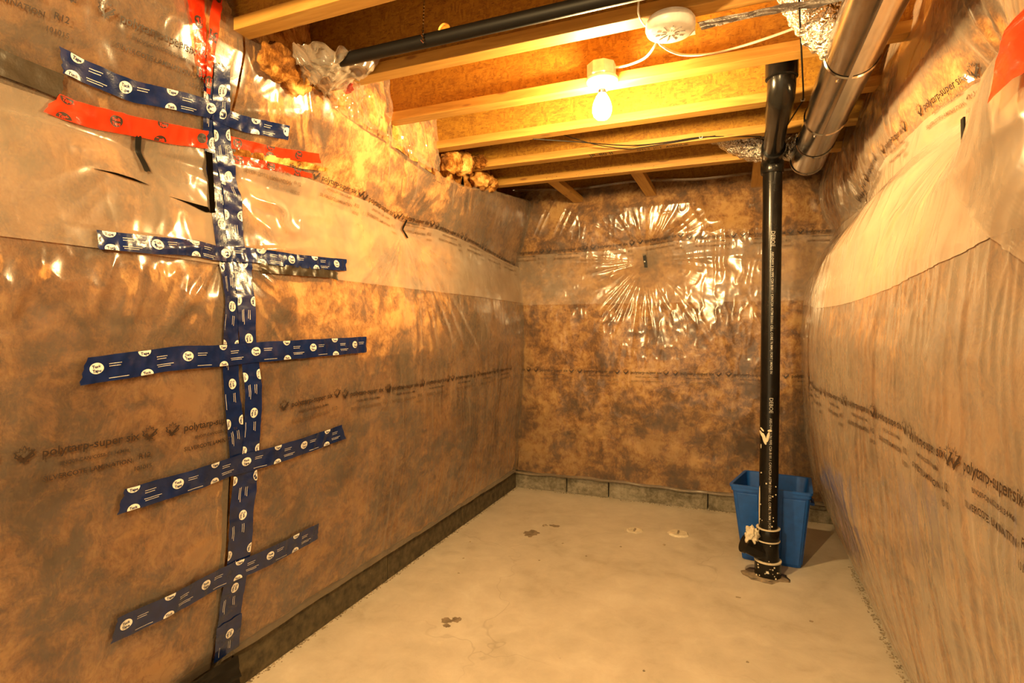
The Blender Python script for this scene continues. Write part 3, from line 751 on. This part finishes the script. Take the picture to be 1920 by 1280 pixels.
# dark gap in the taped joint, left of the column
def gap(label, pts, faces): tag(mesh('joint_gap', on_left(.0058)(np.array(pts)), faces, M['void']), label, 'gap')
gap('dark upright gap in the film joint, hugging the left side of the blue column', [(1.200, 1.79), (1.224, 1.79), (1.236, 1.61), (1.216, 1.606), (1.212, 1.70)], [(0, 4, 2, 1), (4, 3, 2)])
gap('dark slanting slit in the film that meets the blue column', [(1.076, 1.626), (1.13, 1.618), (1.20, 1.604), (1.216, 1.608), (1.210, 1.622), (1.13, 1.623)], [(0, 1, 5), (1, 2, 4, 5), (2, 3, 4)])
gap('thin dark slit in the film below the black pin under the red tape', [(.871, 1.6495), (.939, 1.6555), (.988, 1.654), (1.034, 1.646), (.99, 1.647), (.938, 1.650)], [(0, 5, 1), (1, 5, 4, 2), (2, 4, 3)])

# ---------------------------------------------------------------- joist pockets above the left wall
def patch(name, c, nu, nv, amp, mat, parent=None, seed=0, sag=0.0):
    """wrinkled sheet spanned by four corners a,b (bottom) d,c (top)"""
    a, b, cc, d = [np.array(p, float) for p in c]
    u, v = np.meshgrid(np.linspace(0, 1, nu), np.linspace(0, 1, nv), indexing='ij'); u = u.ravel()[:, None]; v = v.ravel()[:, None]
    p = (a * (1 - u) + b * u) * (1 - v) + (d * (1 - u) + cc * u) * v
    nrm = np.cross(b - a, d - a); nrm /= np.linalg.norm(nrm)
    k = amp * (ridge(vn(u * 5 + 2 * fbm(u * 3, v * 3, seed), v * 3, seed + 400), 1.3) + .5 * ridge(vn(u * 11, v * 9 + u * 4, seed + 401), 1.6)) + sag * np.sin(np.pi * u) * np.sin(np.pi * v)
    k = k + amp * 2 * fbm(u * 2.5, v * 2.5, seed + 402)
    p = p + nrm * k
    i = np.arange(nu - 1)[:, None] * nv + np.arange(nv - 1)[None]
    return mesh(name, p, np.stack([i, i + nv, i + nv + 1, i + 1], -1).reshape(-1, 4), mat, parent, smooth=True)
def pocket(k, label, xb, seed, film=True):
    y0, y1 = JY[k] + .002, JY[k + 1] - FW - .002
    e = empty('pocket_insulation', (xb, (y0 + y1) / 2, 2.2), label, 'insulation', 'insulation stuffed between the joist ends')
    zb0, zb1 = float(left_top(y0)) - .03, float(left_top(y1)) - .03
    patch('fiberglass_batt', [(xb - .03, y0 - .02, zb0), (xb - .03, y1 + .02, zb1), (xb - .05, y1 + .02, 2.45), (xb - .05, y0 - .02, 2.45)], 24, 24, .014, M['wool'], e, seed)
    if film: patch('plastic_facing', [(xb - .005, y0 - .01, zb0), (xb, y1 + .01, zb1), (xb - .02, y1 + .02, 2.45), (xb - .02, y0 - .02, 2.45)], 50, 50, .018, M['clear'], e, seed + 3)
    return e
pocket(0, 'film-covered insulation between the two nearest joists at upper left', -1.43, 50)
e = pocket(1, 'torn clear film and bare brown wool in the pocket under the black overhead pipe', -1.45, 54, False)
wool_lump('wool_tuft', (-1.385, 1.385, 2.115), (.055, .075, .055), 3, e)
wool_lump('wool_tuft', (-1.40, 1.47, 2.10), (.045, .05, .05), 5, e)
patch('loose_film', [(-1.39, 1.43, 2.105), (-1.385, 1.63, 2.10), (-1.13, 1.60, 2.20), (-1.27, 1.33, 2.155)], 50, 50, .026, M['flap'], e, 61, .03)
patch('loose_film', [(-1.38, 1.57, 2.10), (-1.36, 1.75, 2.08), (-1.28, 1.70, 2.20), (-1.30, 1.56, 2.24)], 36, 36, .02, M['clear'], e, 63, .02)
rp = patch('red_tape', [(-1.345, 1.665, 2.115), (-1.30, 1.655, 2.125), (-1.30, 1.640, 2.172), (-1.35, 1.648, 2.18)], 16, 12, .01, M['red_tape'], None, 65)
tag(rp, 'crumpled red tape scrap in the clear film at the end of the third joist', 'tape', RG)
pocket(2, 'film-covered insulation in the lit pocket left of the smoke alarm bay', -1.40, 70)
pocket(3, 'film-covered insulation in the pocket behind the bulb joist', -1.395, 74)
e = pocket(4, 'bare crumpled brown wool bulging under the fifth and sixth joists', -1.44, 78, False)
wool_lump('wool_tuft', (-1.39, 2.55, 2.12), (.055, .06, .06), 7, e); wool_lump('wool_tuft', (-1.38, 2.66, 2.14), (.06, .06, .06), 8, e); wool_lump('wool_tuft', (-1.33, 2.75, 2.17), (.05, .035, .04), 9, e)
e = pocket(5, 'bare brown wool in the last joist pocket by the back corner', -1.44, 82, False)
wool_lump('wool_tuft', (-1.41, 2.95, 2.13), (.06, .08, .05), 11, e); wool_lump('wool_tuft', (-1.42, 3.10, 2.14), (.05, .07, .05), 12, e)
patch('loose_film', [(-1.46, 2.86, 2.03), (-1.46, 3.25, 2.09), (-1.43, 3.22, 2.15), (-1.42, 2.90, 2.10)], 40, 20, .006, M['clear'], e, 85)

# ---------------------------------------------------------------- black drain pipe
PX, PY_ = .158, 3.02
dp = empty('drain_pipe', (PX, PY_, 0), 'black plastic drain pipe rising from the floor in front of the blue bin', 'pipe')
MB().tube([(PX, PY_, .02), (PX + .002, PY_, 2.05)], .0445, 32).build('pipe_section', M['abs'], dp, True)
def ring(z0, z1, r, x=PX, y=PY_): return [(r - .002, z0), (r, z0 + .003), (r, z1 - .003), (r - .002, z1)]
mb = MB().lathe(ring(.182, .245, .054), 32, Matrix.Translation((PX, PY_, 0))); mb.build('hub', M['abs'], dp, True)
MB().lathe([(.0465, .247), (.056, .247), (.056, .243), (.0465, .243)], 32, Matrix.Translation((PX, PY_, 0))).build('cement_ring', M['putty'], dp, True)
MB().lathe([(.0465, .187), (.0565, .187), (.0565, .181), (.0465, .181)], 32, Matrix.Translation((PX, PY_, 0))).build('cement_ring', M['putty'], dp, True)
MB().lathe([(.050, .06), (.054, .09), (.050, .14), (.052, .183)], 32, Matrix.Translation((PX, PY_, 0))).build('tee_body', M['abs'], dp, True)
MB().lathe([(.060, -.01), (.062, 0.0), (.062, .076), (.058, .08)], 32, Matrix.Translation((PX, PY_, 0))).build('base_hub', M['abs'], dp, True)
MB().lathe([(.0565, .085), (.0635, .085), (.0635, .078), (.0565, .078)], 32, Matrix.Translation((PX, PY_, 0))).build('cement_ring', M['putty'], dp, True)
br = MB().tube([(PX - .01, PY_ - .005, .115), (PX - .06, PY_ - .02, .140), (PX - .10, PY_ - .03, .160)], [.042, .044, .046], 28).build('cleanout_branch', M['abs'], dp, True)
MB().tube([(PX - .098, PY_ - .03, .158), (PX - .112, PY_ - .034, .165)], .050, 28).build('cleanout_cap', M['abs'], dp, True)
def blob(name, c, rad, seed, mat, parent, amp=.35, sub=3):
    bm = bmesh.new(); bmesh.ops.create_icosphere(bm, subdivisions=sub, radius=1)
    for v in bm.verts:
        d = v.co.normalized(); q = 1 + amp * noise.fractal(d * 2.5 + Vector((seed, 1.7, seed)), 1, 2, 3)
        v.co = Vector(c) + Vector((d.x * rad[0], d.y * rad[1], d.z * rad[2])) * q
    for f in bm.faces: f.smooth = True
    me = bpy.data.meshes.new(name); bm.to_mesh(me); bm.free(); me.materials.append(mat)
    o = bpy.data.objects.new(name, me); COL.objects.link(o); o.parent = parent
    if parent: o.matrix_parent_inverse = Matrix.Translation(-parent.location)
    return o
tag(blob('foam_lump', (PX - .078, PY_ - .045, .212), (.030, .024, .042), 4, M['putty'], dp, .5, 4), 'crusty cream foam lump')
# putty smears half way up and specks near the base
for (dx, z, a, b, t) in ((-.030, .715, .006, .026, .5), (-.022, .70, .008, .030, .25), (-.006, .71, .007, .026, -.2), (.002, .742, .010, .006, 0), (-.032, .745, .004, .012, .7), (-.040, .36, .003, .10, 0), (-.036, .66, .002, .012, 0)):
    ang = math.asin(max(-1, min(1, dx / .0455)))
    mb = MB(); V = []
    for i in range(12):
        th = 2 * math.pi * i / 12; lx = a * math.cos(th); lz = b * math.sin(th)
        xx = dx + lx * math.cos(t) - lz * math.sin(t); zz = z + lx * math.sin(t) + lz * math.cos(t)
        xx = max(-.044, min(.044, xx)); V.append((PX + xx - .002, PY_ - math.sqrt(.0462 ** 2 - xx ** 2), zz))
    V.append((PX + dx, PY_ - math.sqrt(.0462 ** 2 - dx ** 2) - .006, z))
    mb.add(V, [(i, (i + 1) % 12, 12) for i in range(12)]).build('putty_smear', M['putty'], dp, True)
r = random.Random(9); mb = MB()
for i in range(34):
    z = r.choice([r.uniform(.005, .07), r.uniform(.09, .3), r.uniform(.25, .55)]); rad = .063 if z < .077 else (.0555 if z < .25 else .0455); th = r.uniform(-2.6, -.6); s = r.uniform(.0012, .0035)
    x, y = PX + rad * math.cos(th), PY_ + rad * math.sin(th)
    mb.hexa([(x + sx * s, y + sy * s, z + sz * s) for sz in (-1, 1) for sx, sy in ((-1, -1), (1, -1), (1, 1), (-1, 1))])
o = mb.build('putty_specks', M['putty'], dp); o['kind'] = 'stuff'
tag(MB().hexa([(PX - .012 + a, PY_ - .064, .035 + b) for a, b in ((0, 0), (.016, 0), (.012, .012), (.004, .010))] + [(PX - .012 + a, PY_ - .060, .035 + b) for a, b in ((0, 0), (.016, 0), (.012, .012), (.004, .010))]).build('paint_patch', M['white'], dp), 'pale paint patch')
mort = blob('mortar_collar', (PX - .02, PY_ - .01, .0), (.10, .085, .010), 7, M['stain'], dp, .4)
# top: hub, elbow, level run under the joists towards the camera, elbow, hub into the joist bay
MB().lathe(ring(2.015, 2.075, .053), 32, Matrix.Translation((PX, PY_, 0))).build('hub', M['abs'], dp, True)
arc = [(PX, PY_, 2.04)] + [(PX - .002 * math.sin(a), PY_ - .065 * (1 - math.cos(a)), 2.045 + .058 * math.sin(a)) for a in np.linspace(.2, math.pi / 2, 9)] + [(PX - .003, PY_ - .10, 2.104)]
MB().tube(arc, .047, 32).build('elbow', M['abs'], dp, True)
MB().tube([(PX - .003, PY_ - .075, 2.104), (PX - .003, PY_ - .14, 2.1045)], .0535, 32).build('hub', M['abs'], dp, True)
MB().tube([(PX - .003, PY_ - .08, 2.104), (PX - .012, 2.34, 2.106)], .0435, 32).build('pipe_section', M['abs'], dp, True)
MB().tube([(PX - .009, 2.50, 2.1055), (PX - .011, 2.41, 2.106)], .0475, 32).build('hub', M['abs'], dp, True)
arc = [(PX - .011, 2.44, 2.106)] + [(PX - .013, 2.29 - .055 * math.sin(a), 2.106 + .075 * (1 - math.cos(a))) for a in np.linspace(.1, math.pi / 2, 9)] + [(PX - .014, 2.233, 2.20)]
MB().tube(arc, .0485, 32).build('elbow', M['abs'], dp, True)
MB().lathe([(.048, 2.155), (.055, 2.158), (.055, 2.33), (.050, 2.335)], 32, Matrix.Translation((PX - .014, 2.232, 0))).build('hub', M['abs'], dp, True)
MB().lathe([(.056, 2.238), (.0565, 2.240), (.0565, 2.243), (.056, 2.245)], 32, Matrix.Translation((PX - .014, 2.232, 0))).build('hub_line', M['abs'], dp, True)
# white print running down the pipe
P_ = Print()
P_.text('DEBOE', 0, 0, .075, .0); P_.text('ABS-DWV 3 IN PIPE CSA B181.1 CAN/CSA ASTM D2661 CELL CORE 76 MM | FORT | MADE IN', .10, .002, .60, .004)
P_.text('DEBOE', .82, 0, .075, .0); P_.text('ABS-DWV 3 IN PIPE CSA B181.1 CAN/CSA ASTM D2661 CELL CORE 76 MM | FORT', .92, .002, .56, .004)
def on_pipe(p):
    a = -math.pi / 2 - .16 + (.004 + p[:, 1]) / .0445
    return np.stack([PX + .0452 * np.cos(a), PY_ + .0452 * np.sin(a), 1.725 - p[:, 0]], 1)
P_.build('printed_lettering', on_pipe, M['pipe_print'], dp)

# black pipe overhead in the second bay, with a chain-like strap
hp = empty('overhead_pipe', (-.9, 1.5, 2.165), 'thin black pipe running overhead along the third joist', 'pipe')
MB().tube([(-1.50, 1.503, 2.150), (-.8, 1.50, 2.147), (1.0, 1.497, 2.143)], .0205, 20).build('pipe_section', M['black'], hp, True)
st = MB()
for k in range(5):
    st.tube([(-.905 + .004 * (k % 2), 1.474 - .001 * k, 2.168 - .008 * k), (-.898, 1.472, 2.163 - .009 * k)], .0028, 6)
for k in range(12): st.lathe([(.0022, -.004), (.003, 0), (.0022, .004)], 6, Matrix.Translation((-.903, 1.478 + .001 * k, 2.172 + .011 * k)))
st.build('hanger_chain', M['steel'], hp, True)

# ---------------------------------------------------------------- metal duct and its foil branches
DX, DZ, DR = .312, 2.066, .074
du = empty('metal_duct', (DX, 2.0, DZ), 'round galvanised metal duct running along the right wall under the joists', 'duct')
cuts = [.2, 1.05, 1.9, 2.42, 2.72, 3.0]
for a, b in zip(cuts[:-1], cuts[1:]):
    MB().tube([(DX, a, DZ), (DX, b + .01, DZ)], DR if (cuts.index(a) % 2 == 0) else DR - .0015, 40, cap=False).build('duct_section', M['steel'], du, True)
for y in cuts[2:-1]:
    MB().tube([(DX, y - .006, DZ), (DX, y, DZ), (DX, y + .006, DZ)], [DR, DR + .0035, DR], 40, cap=False).build('crimped_ring', M['steel'], du, True)
MB().lathe([(DR, -.012), (DR + .004, -.006), (DR + .004, .006), (DR - .004, .010), (.02, .011), (0, .011)], 40, Matrix.Translation((DX, 3.0, DZ)) @ Matrix.Rotation(R(-90), 4, 'X')).build('end_cap', M['steel'], du, True)
MB().box((DX - .012, .2, DZ - DR - .003), (DX - .002, 2.42, DZ - DR + .004)).build('lock_seam', M['steel'], du)
for y in (1.93, 2.45): MB().lathe([(.004, -.004), (.004, .004), (.002, .006)], 10, Matrix.Translation((DX - .035, y, DZ - DR * .88))).build('screw', M['steel'], du)
def flex(name, label, pts, r, seed):
    c = curve_pts(pts, 10); bmv = MB().tube(c, r, 40)
    V = []; n = 40
    for i, v in enumerate(bmv.v):
        ring_i = min(i // n, len(c) - 1); ctr = c[ring_i]; d = (Vector(v) - ctr)
        q = 1 + .05 * math.sin(ring_i * 1.9) + .09 * noise.noise(Vector(v) * 26 + Vector((seed, 0, 0))) + .05 * noise.noise(Vector(v) * 60)
        V.append(ctr + d * q)
    bmv.v = V
    return tag(bmv.build(name, M['foil'], None, True), label, 'duct', 'foil ducts joining the metal duct')
flex('foil_duct', 'crinkled foil-wrapped duct dropping from the joist bay at the top into the metal duct', [(.155, 1.83, 2.45), (.165, 1.84, 2.33), (.185, 1.86, 2.24), (.235, 1.885, 2.165), (.30, 1.90, 2.10)], .072, 1)
flex('foil_duct', 'crinkled foil-wrapped duct behind the black pipe, slung under the farthest joist', [(-.26, 3.06, 2.37), (-.10, 3.08, 2.29), (.03, 3.10, 2.205), (.13, 3.11, 2.175), (.22, 3.06, 2.165), (.285, 2.98, 2.12)], .072, 2)
tag(patch('felt_strip', [(-.115, 1.70, 2.147), (-.105, 1.745, 2.147), (.42, 1.745, 2.147), (.42, 1.70, 2.147)], 12, 60, .006, M['grey_felt'], None, 91), 'fuzzy grey felt strip under the third joist right of the smoke alarm', 'felt strip')

# ---------------------------------------------------------------- lamp, smoke alarm, cables
LX, LY = -.458, 1.978
lamp = empty('bare_bulb_lamp', (LX, LY, 2.15), 'bare lit bulb in a white porcelain holder on the fourth joist', 'lamp')
MB().lathe([(.050, 2.152), (.052, 2.156), (.052, 2.196), (.048, 2.199)], 8, Matrix.Translation((LX, LY - .012, 0)) @ Matrix.Rotation(R(22.5), 4, 'Z')).build('junction_box', M['white'], lamp)
MB().lathe([(.056, 2.153), (.058, 2.148), (.056, 2.140), (.046, 2.130), (.030, 2.122), (.022, 2.114), (.019, 2.114)], 40, Matrix.Translation((LX, LY, 0))).build('lamp_holder', M['porcelain'], lamp, True)
MB().lathe([(.0145, 2.118), (.0145, 2.100), (.013, 2.098)], 24, Matrix.Translation((LX, LY, 0))).build('bulb_base', M['steel'], lamp, True)
MB().lathe([(.013, 2.101), (.0155, 2.096), (.023, 2.084), (.031, 2.066), (.0345, 2.048), (.0340, 2.034), (.0295, 2.020), (.020, 2.010), (.009, 2.006), (0, 2.0055)], 32, Matrix.Translation((LX, LY, 0))).build('bulb', M['bulb'], lamp, True)
l2 = empty('bare_bulb_lamp', (-.75, -.36, 2.15), 'added fill bulb in a porcelain holder, unseen behind the camera', 'lamp')  # unseen lamp, added to brighten the near walls
for nm, prof, mt in (('lamp_holder', [(.056, 2.452), (.058, 2.16), (.056, 2.140), (.046, 2.130), (.030, 2.122), (.022, 2.114), (.019, 2.114)], 'porcelain'), ('bulb_base', [(.0145, 2.118), (.0145, 2.100), (.013, 2.098)], 'steel'),
                     ('bulb', [(.013, 2.101), (.0155, 2.096), (.023, 2.084), (.031, 2.066), (.0345, 2.048), (.0340, 2.034), (.0295, 2.020), (.020, 2.010), (.009, 2.006), (0, 2.0055)], 'fill_bulb')):
    MB().lathe(prof, 32, Matrix.Translation((-.75, -.36, 0))).build(nm, M[mt], l2, True)
SX, SY = -.186, 1.668
sa = empty('smoke_alarm', (SX, SY, 2.15), 'round white smoke alarm under the third joist', 'smoke alarm')
MB().lathe([(.060, 2.150), (.064, 2.148), (.064, 2.140), (.060, 2.138)], 40, Matrix.Translation((SX, SY, 0))).build('mounting_plate', M['white'], sa, True)
MB().lathe([(.062, 2.141), (.070, 2.139), (.0705, 2.122), (.066, 2.112), (.058, 2.108), (0, 2.107)], 48, Matrix.Translation((SX, SY, 0))).build('alarm_body', M['white'], sa, True)
sl = MB()
for k in range(10):
    a = 2 * math.pi * k / 10; c, s_ = math.cos(a), math.sin(a)
    for r0, r1 in ((.012, .026), (.029, .042)):
        p = [(SX + c * rr - s_ * w, SY + s_ * rr + c * w) for rr, w in ((r0, -.0014), (r1, -.0014), (r1, .0014), (r0, .0014))]
        sl.hexa([(x, y, 2.1062) for x, y in p] + [(x, y, 2.1082) for x, y in p])
sl.build('vent_slot', M['grey_felt'], sa)
MB().lathe([(.006, 2.1068), (.006, 2.1050), (.004, 2.1045)], 16, Matrix.Translation((SX + .012, SY - .030, 0))).build('test_button', M['white'], sa, True)
P_ = Print(); P_.text('TEST', 0, 0, .016, .01); P_.text('PAUSE', 0, -.008, .016, .01)
P_.build('printed_lettering', lambda p: np.stack([SX - .048 + p[:, 0], SY - .010 - p[:, 1], np.full(len(p), 2.1066)], 1), M['grey_felt'], sa, True)
MB().box((SX + .05, SY + .028, 2.118), (SX + .066, SY + .055, 2.148)).build('mounting_clip', M['white'], sa)
def cable(label, pts, r, mat, n=8, group=None, name='cable'):
    return tag(MB().tube(curve_pts(pts, 8), r, n).build(name, mat, None, True), label, 'cable', group)
cable('white cable lying from the lamp box up to the smoke alarm', [(LX + .045, LY - .015, 2.178), (-.385, 1.965, 2.178), (-.345, 1.945, 2.172), (-.295, 1.90, 2.162), (-.262, 1.86, 2.168), (-.245, 1.84, 2.19), (-.24, 1.80, 2.24), (-.235, 1.72, 2.30), (-.235, 1.67, 2.30)], .0042, M['cable'])
cable('white cable running right from the smoke alarm bay to the foil duct', [(-.235, 1.672, 2.28), (-.240, 1.75, 2.26), (-.248, 1.85, 2.20), (-.232, 1.90, 2.186), (-.19, 1.99, 2.196), (-.13, 2.02, 2.196), (-.06, 2.03, 2.197), (.05, 2.022, 2.206), (.165, 2.015, 2.224), (.22, 2.01, 2.24)], .0042, M['cable'])
cable('thin white lead looped over the third joist edge left of the smoke alarm', [(SX - .055, SY + .005, 2.142), (SX - .072, SY - .01, 2.142), (SX - .082, SY - .05, 2.152), (SX - .080, SY - .072, 2.17), (SX - .075, SY - .062, 2.20), (SX - .05, SY - .03, 2.215)], .0028, M['cable'])
cable('thin black wire sagging below the sixth joist, upper of two', [(-.90, 2.46, 2.147), (-.72, 2.56, 2.142), (-.55, 2.70, 2.148), (-.44, 2.775, 2.158), (-.30, 2.778, 2.158), (-.165, 2.784, 2.163), (.0, 2.80, 2.150), (.10, 2.83, 2.146)], .0026, M['black'], group='thin black wires overhead')
cable('thin black wire sagging below the sixth joist, lower of two', [(-.80, 2.60, 2.20), (-.66, 2.70, 2.165), (-.52, 2.778, 2.150), (-.44, 2.782, 2.149), (-.30, 2.782, 2.153), (-.165, 2.785, 2.160), (-.10, 2.785, 2.161)], .0022, M['black'], group='thin black wires overhead')
cable('thin black wire hanging straight beside the black pipe top', [(.150, 1.69, 2.150), (.160, 1.78, 2.143), (.195, 2.08, 2.140), (.225, 2.34, 2.143), (.233, 2.44, 2.144), (.225, 2.50, 2.142), (.205, 2.66, 2.142), (.19, 2.80, 2.146)], .0028, M['black'], group='thin black wires overhead')
for (x, y, lab) in ((.233, 2.44, 'small pale staple holding the straight black wire'), (-.165, 2.784, 'small pale staple holding the two sagging black wires')):
    z = 2.146 if x > 0 else 2.163
    tag(MB().tube([(x - .007, y, z + .004), (x - .006, y - .002, z - .005), (x + .006, y - .002, z - .005), (x + .007, y, z + .004)], .0018, 6).build('staple', M['white']), lab, 'staple')
# stamped lettering under the sixth joist and marks on it
P_ = Print(); P_.text('JR-80 II', 0, 0, .085, .01); P_.text('GTL3  JCT  AVENUE', .17, 0, .17, .01)
P_.build('stamped_lettering', lambda p: np.stack([-.72 + p[:, 0] * 1.45, JY[5] - .015 - p[:, 1] * 2.0, np.full(len(p), JB - .0006)], 1), M['ink'], JOIST[5], True)
kn = Print(); rr = random.Random(4)
for i in range(26):
    u, v, a, b = rr.uniform(0, 1.3), rr.uniform(0, .03), rr.uniform(.001, .004), rr.uniform(.0008, .002); 
    kn.poly([(u + a * math.cos(t), v + b * math.sin(t)) for t in np.linspace(0, 2 * math.pi, 7)[:-1]], [tuple(range(6))])
kn.build('flange_marks', lambda p: np.stack([-1.1 + p[:, 0], np.full(len(p), JY[6] - FW - .0006), JB + .004 + p[:, 1]], 1), M['ink'], JOIST[6])

# ---------------------------------------------------------------- blue bin
bb = empty('recycling_bin', (.2, 3.32, 0), 'open blue plastic recycling bin standing behind the black pipe', 'bin')
bot = [(.038, 3.185), (.325, 3.165), (.325, 3.40), (.075, 3.42)]; top = [(-.018, 3.150), (.358, 3.118), (.385, 3.44), (.062, 3.48)]; HT = .412
def quad_at(t, inset=0.0, z=None):
    c = [Vector((a[0] + (b[0] - a[0]) * t, a[1] + (b[1] - a[1]) * t, 0)) for a, b in zip(bot, top)]
    m = sum(c, Vector()) / 4
    c = [p + (m - p).normalized() * inset * 1.41 for p in c]
    return [Vector((p.x, p.y, (t * HT) if z is None else z)) for p in c]
def rounded(q, r=.022, n=5):
    out = []
    for i in range(4):
        p, a, b = q[i], q[i - 1], q[(i + 1) % 4]; da, db = (a - p).normalized() * r, (b - p).normalized() * r
        for k in range(n + 1):
            t = k / n; out.append((p + da) * (1 - t) ** 2 + p * 2 * t * (1 - t) + (p + db) * t * t)
    return out
mb = MB(); loops = [quad_at(0, .006, .0), quad_at(0, 0, .006), quad_at(.5), quad_at(1), quad_at(1, .005), quad_at(.5, .005), quad_at(.02, .005, .010)]
n = len(rounded(loops[0])); V = [p for l in loops for p in rounded(l)]
F = [(i * n + k, i * n + (k + 1) % n, (i + 1) * n + (k + 1) % n, (i + 1) * n + k) for i in range(len(loops) - 1) for k in range(n)] + [tuple(reversed(range(n))), tuple((len(loops) - 1) * n + k for k in range(n))]
mb.add(V, F).build('bin_body', M['blue_bin'], bb, True)
def band(name, t0, t1, out):
    l = [quad_at(t0, .001), quad_at(t0, -out), quad_at(t1, -out), quad_at(t1, .004)]; V = [p for q in l for p in rounded(q)]
    MB().add(V, [(i * n + k, i * n + (k + 1) % n, ((i + 1) % 4) * n + (k + 1) % n, ((i + 1) % 4) * n + k) for i in range(4) for k in range(n)]).build(name, M['blue_bin'], bb, True)
band('rim', .972, 1.004, .010); band('rim_skirt', .925, .975, .006)
def raised(a, b, face, nm, out=.005):
    q0, q1 = quad_at(.04), quad_at(.90); i, j = face
    P0 = [q0[i].lerp(q0[j], a), q0[i].lerp(q0[j], b), q1[i].lerp(q1[j], b), q1[i].lerp(q1[j], a)]
    d = (q0[j] - q0[i]).normalized(); nn = Vector((d.y, -d.x, 0)) * out
    MB().hexa([p + Vector((0, 0, 0)) for p in P0] + [p + nn for p in P0]).build(nm, M['blue_bin'], bb, bevel=.003)
raised(.06, .34, (0, 1), 'raised_panel'); raised(.66, .95, (0, 1), 'raised_panel'); raised(.08, .3, (1, 2), 'raised_panel', .003); raised(.7, .92, (1, 2), 'raised_panel', .003)
q = quad_at(.80); h0 = q[1].lerp(q[2], .35); h1 = q[1].lerp(q[2], .65)
MB().tube([h0 + Vector((0, 0, 0)), h0 + Vector((.022, 0, -.004)), h1 + Vector((.022, 0, -.004)), h1], .008, 10).build('handle', M['blue_bin'], bb, True)

# ---------------------------------------------------------------- floor details
def stain(name, c, rx, ry, seed, mat, h=.0012, n=22, parent=FLOOR, rough=.5):
    rr = random.Random(seed); V = []
    for i in range(n):
        a = 2 * math.pi * i / n; q = 1 - rough / 2 + rough * rr.random(); V.append((c[0] + rx * q * math.cos(a), c[1] + ry * q * math.sin(a), .0004))
    V2 = [(c[0] + (x - c[0]) * .85, c[1] + (y - c[1]) * .85, h) for x, y, z in V]
    F = [(i, (i + 1) % n, n + (i + 1) % n, n + i) for i in range(n)] + [tuple(range(n, 2 * n))]
    return MB().add(V + V2, F).build(name, mat, parent)
stain('stain', (-1.145, 3.10), .045, .055, 1, M['stain']); stain('stain', (-1.11, 3.255), .016, .016, 2, M['dirt'], .004); stain('stain', (-1.05, 3.275), .035, .02, 3, M['stain'])
stain('stain', (-1.135, 2.03), .028, .020, 4, M['stain']); stain('stain', (-1.10, 2.05), .020, .022, 5, M['stain']); stain('stain', (-1.115, 1.995), .016, .014, 6, M['stain'])
stain('stain', (-.374, 3.22), .010, .012, 7, M['dirt'], .004); stain('stain', (.307, 2.612), .008, .007, 8, M['dirt'], .003); stain('stain', (.02, 2.72), .012, .006, 12, M['dirt'], .002)
for i, (x, y) in enumerate(((-1.43, 2.84), (-1.36, 2.62), (-1.30, 2.45), (-.92, 3.02), (-.97, 2.75), (-.60, 3.10), (-.75, 2.9), (.05, 2.2), (-.3, 2.0))):
    stain('grit_speck', (x, y), .006, .005, 20 + i, M['dirt'], .003, 8)
def slab_cap(c, rx, label, seed, h):
    e = empty('floor_plug', (c[0], c[1], 0), label, 'floor plug', 'round plugs in the floor')
    m = stain('plug_disc', c, rx, rx * .95, seed, M['putty'], h, 30, e, .12)
    MB().box((c[0] - .006, c[1] - rx * .45, h - .001), (c[0] + .004, c[1] + rx * .4, h + .005)).build('centre_ridge', M['dirt'], e)
    return e
slab_cap((-.314, 3.428), .062, 'round pale cement plug in the floor, nearer the bin', 31, .010)
slab_cap((-.568, 3.385), .052, 'faint pale cement plug in the floor, left of the clearer one', 32, .004)
# black membrane in the gap at the lower left
tag(patch('black_membrane', [(-1.575, .9, .002), (-1.575, 1.36, .002), (-1.55, 1.33, .15), (-1.55, .9, .17)], 30, 12, .012, M['black'], None, 95), 'black plastic membrane in the gap under the blue tape column', 'membrane')
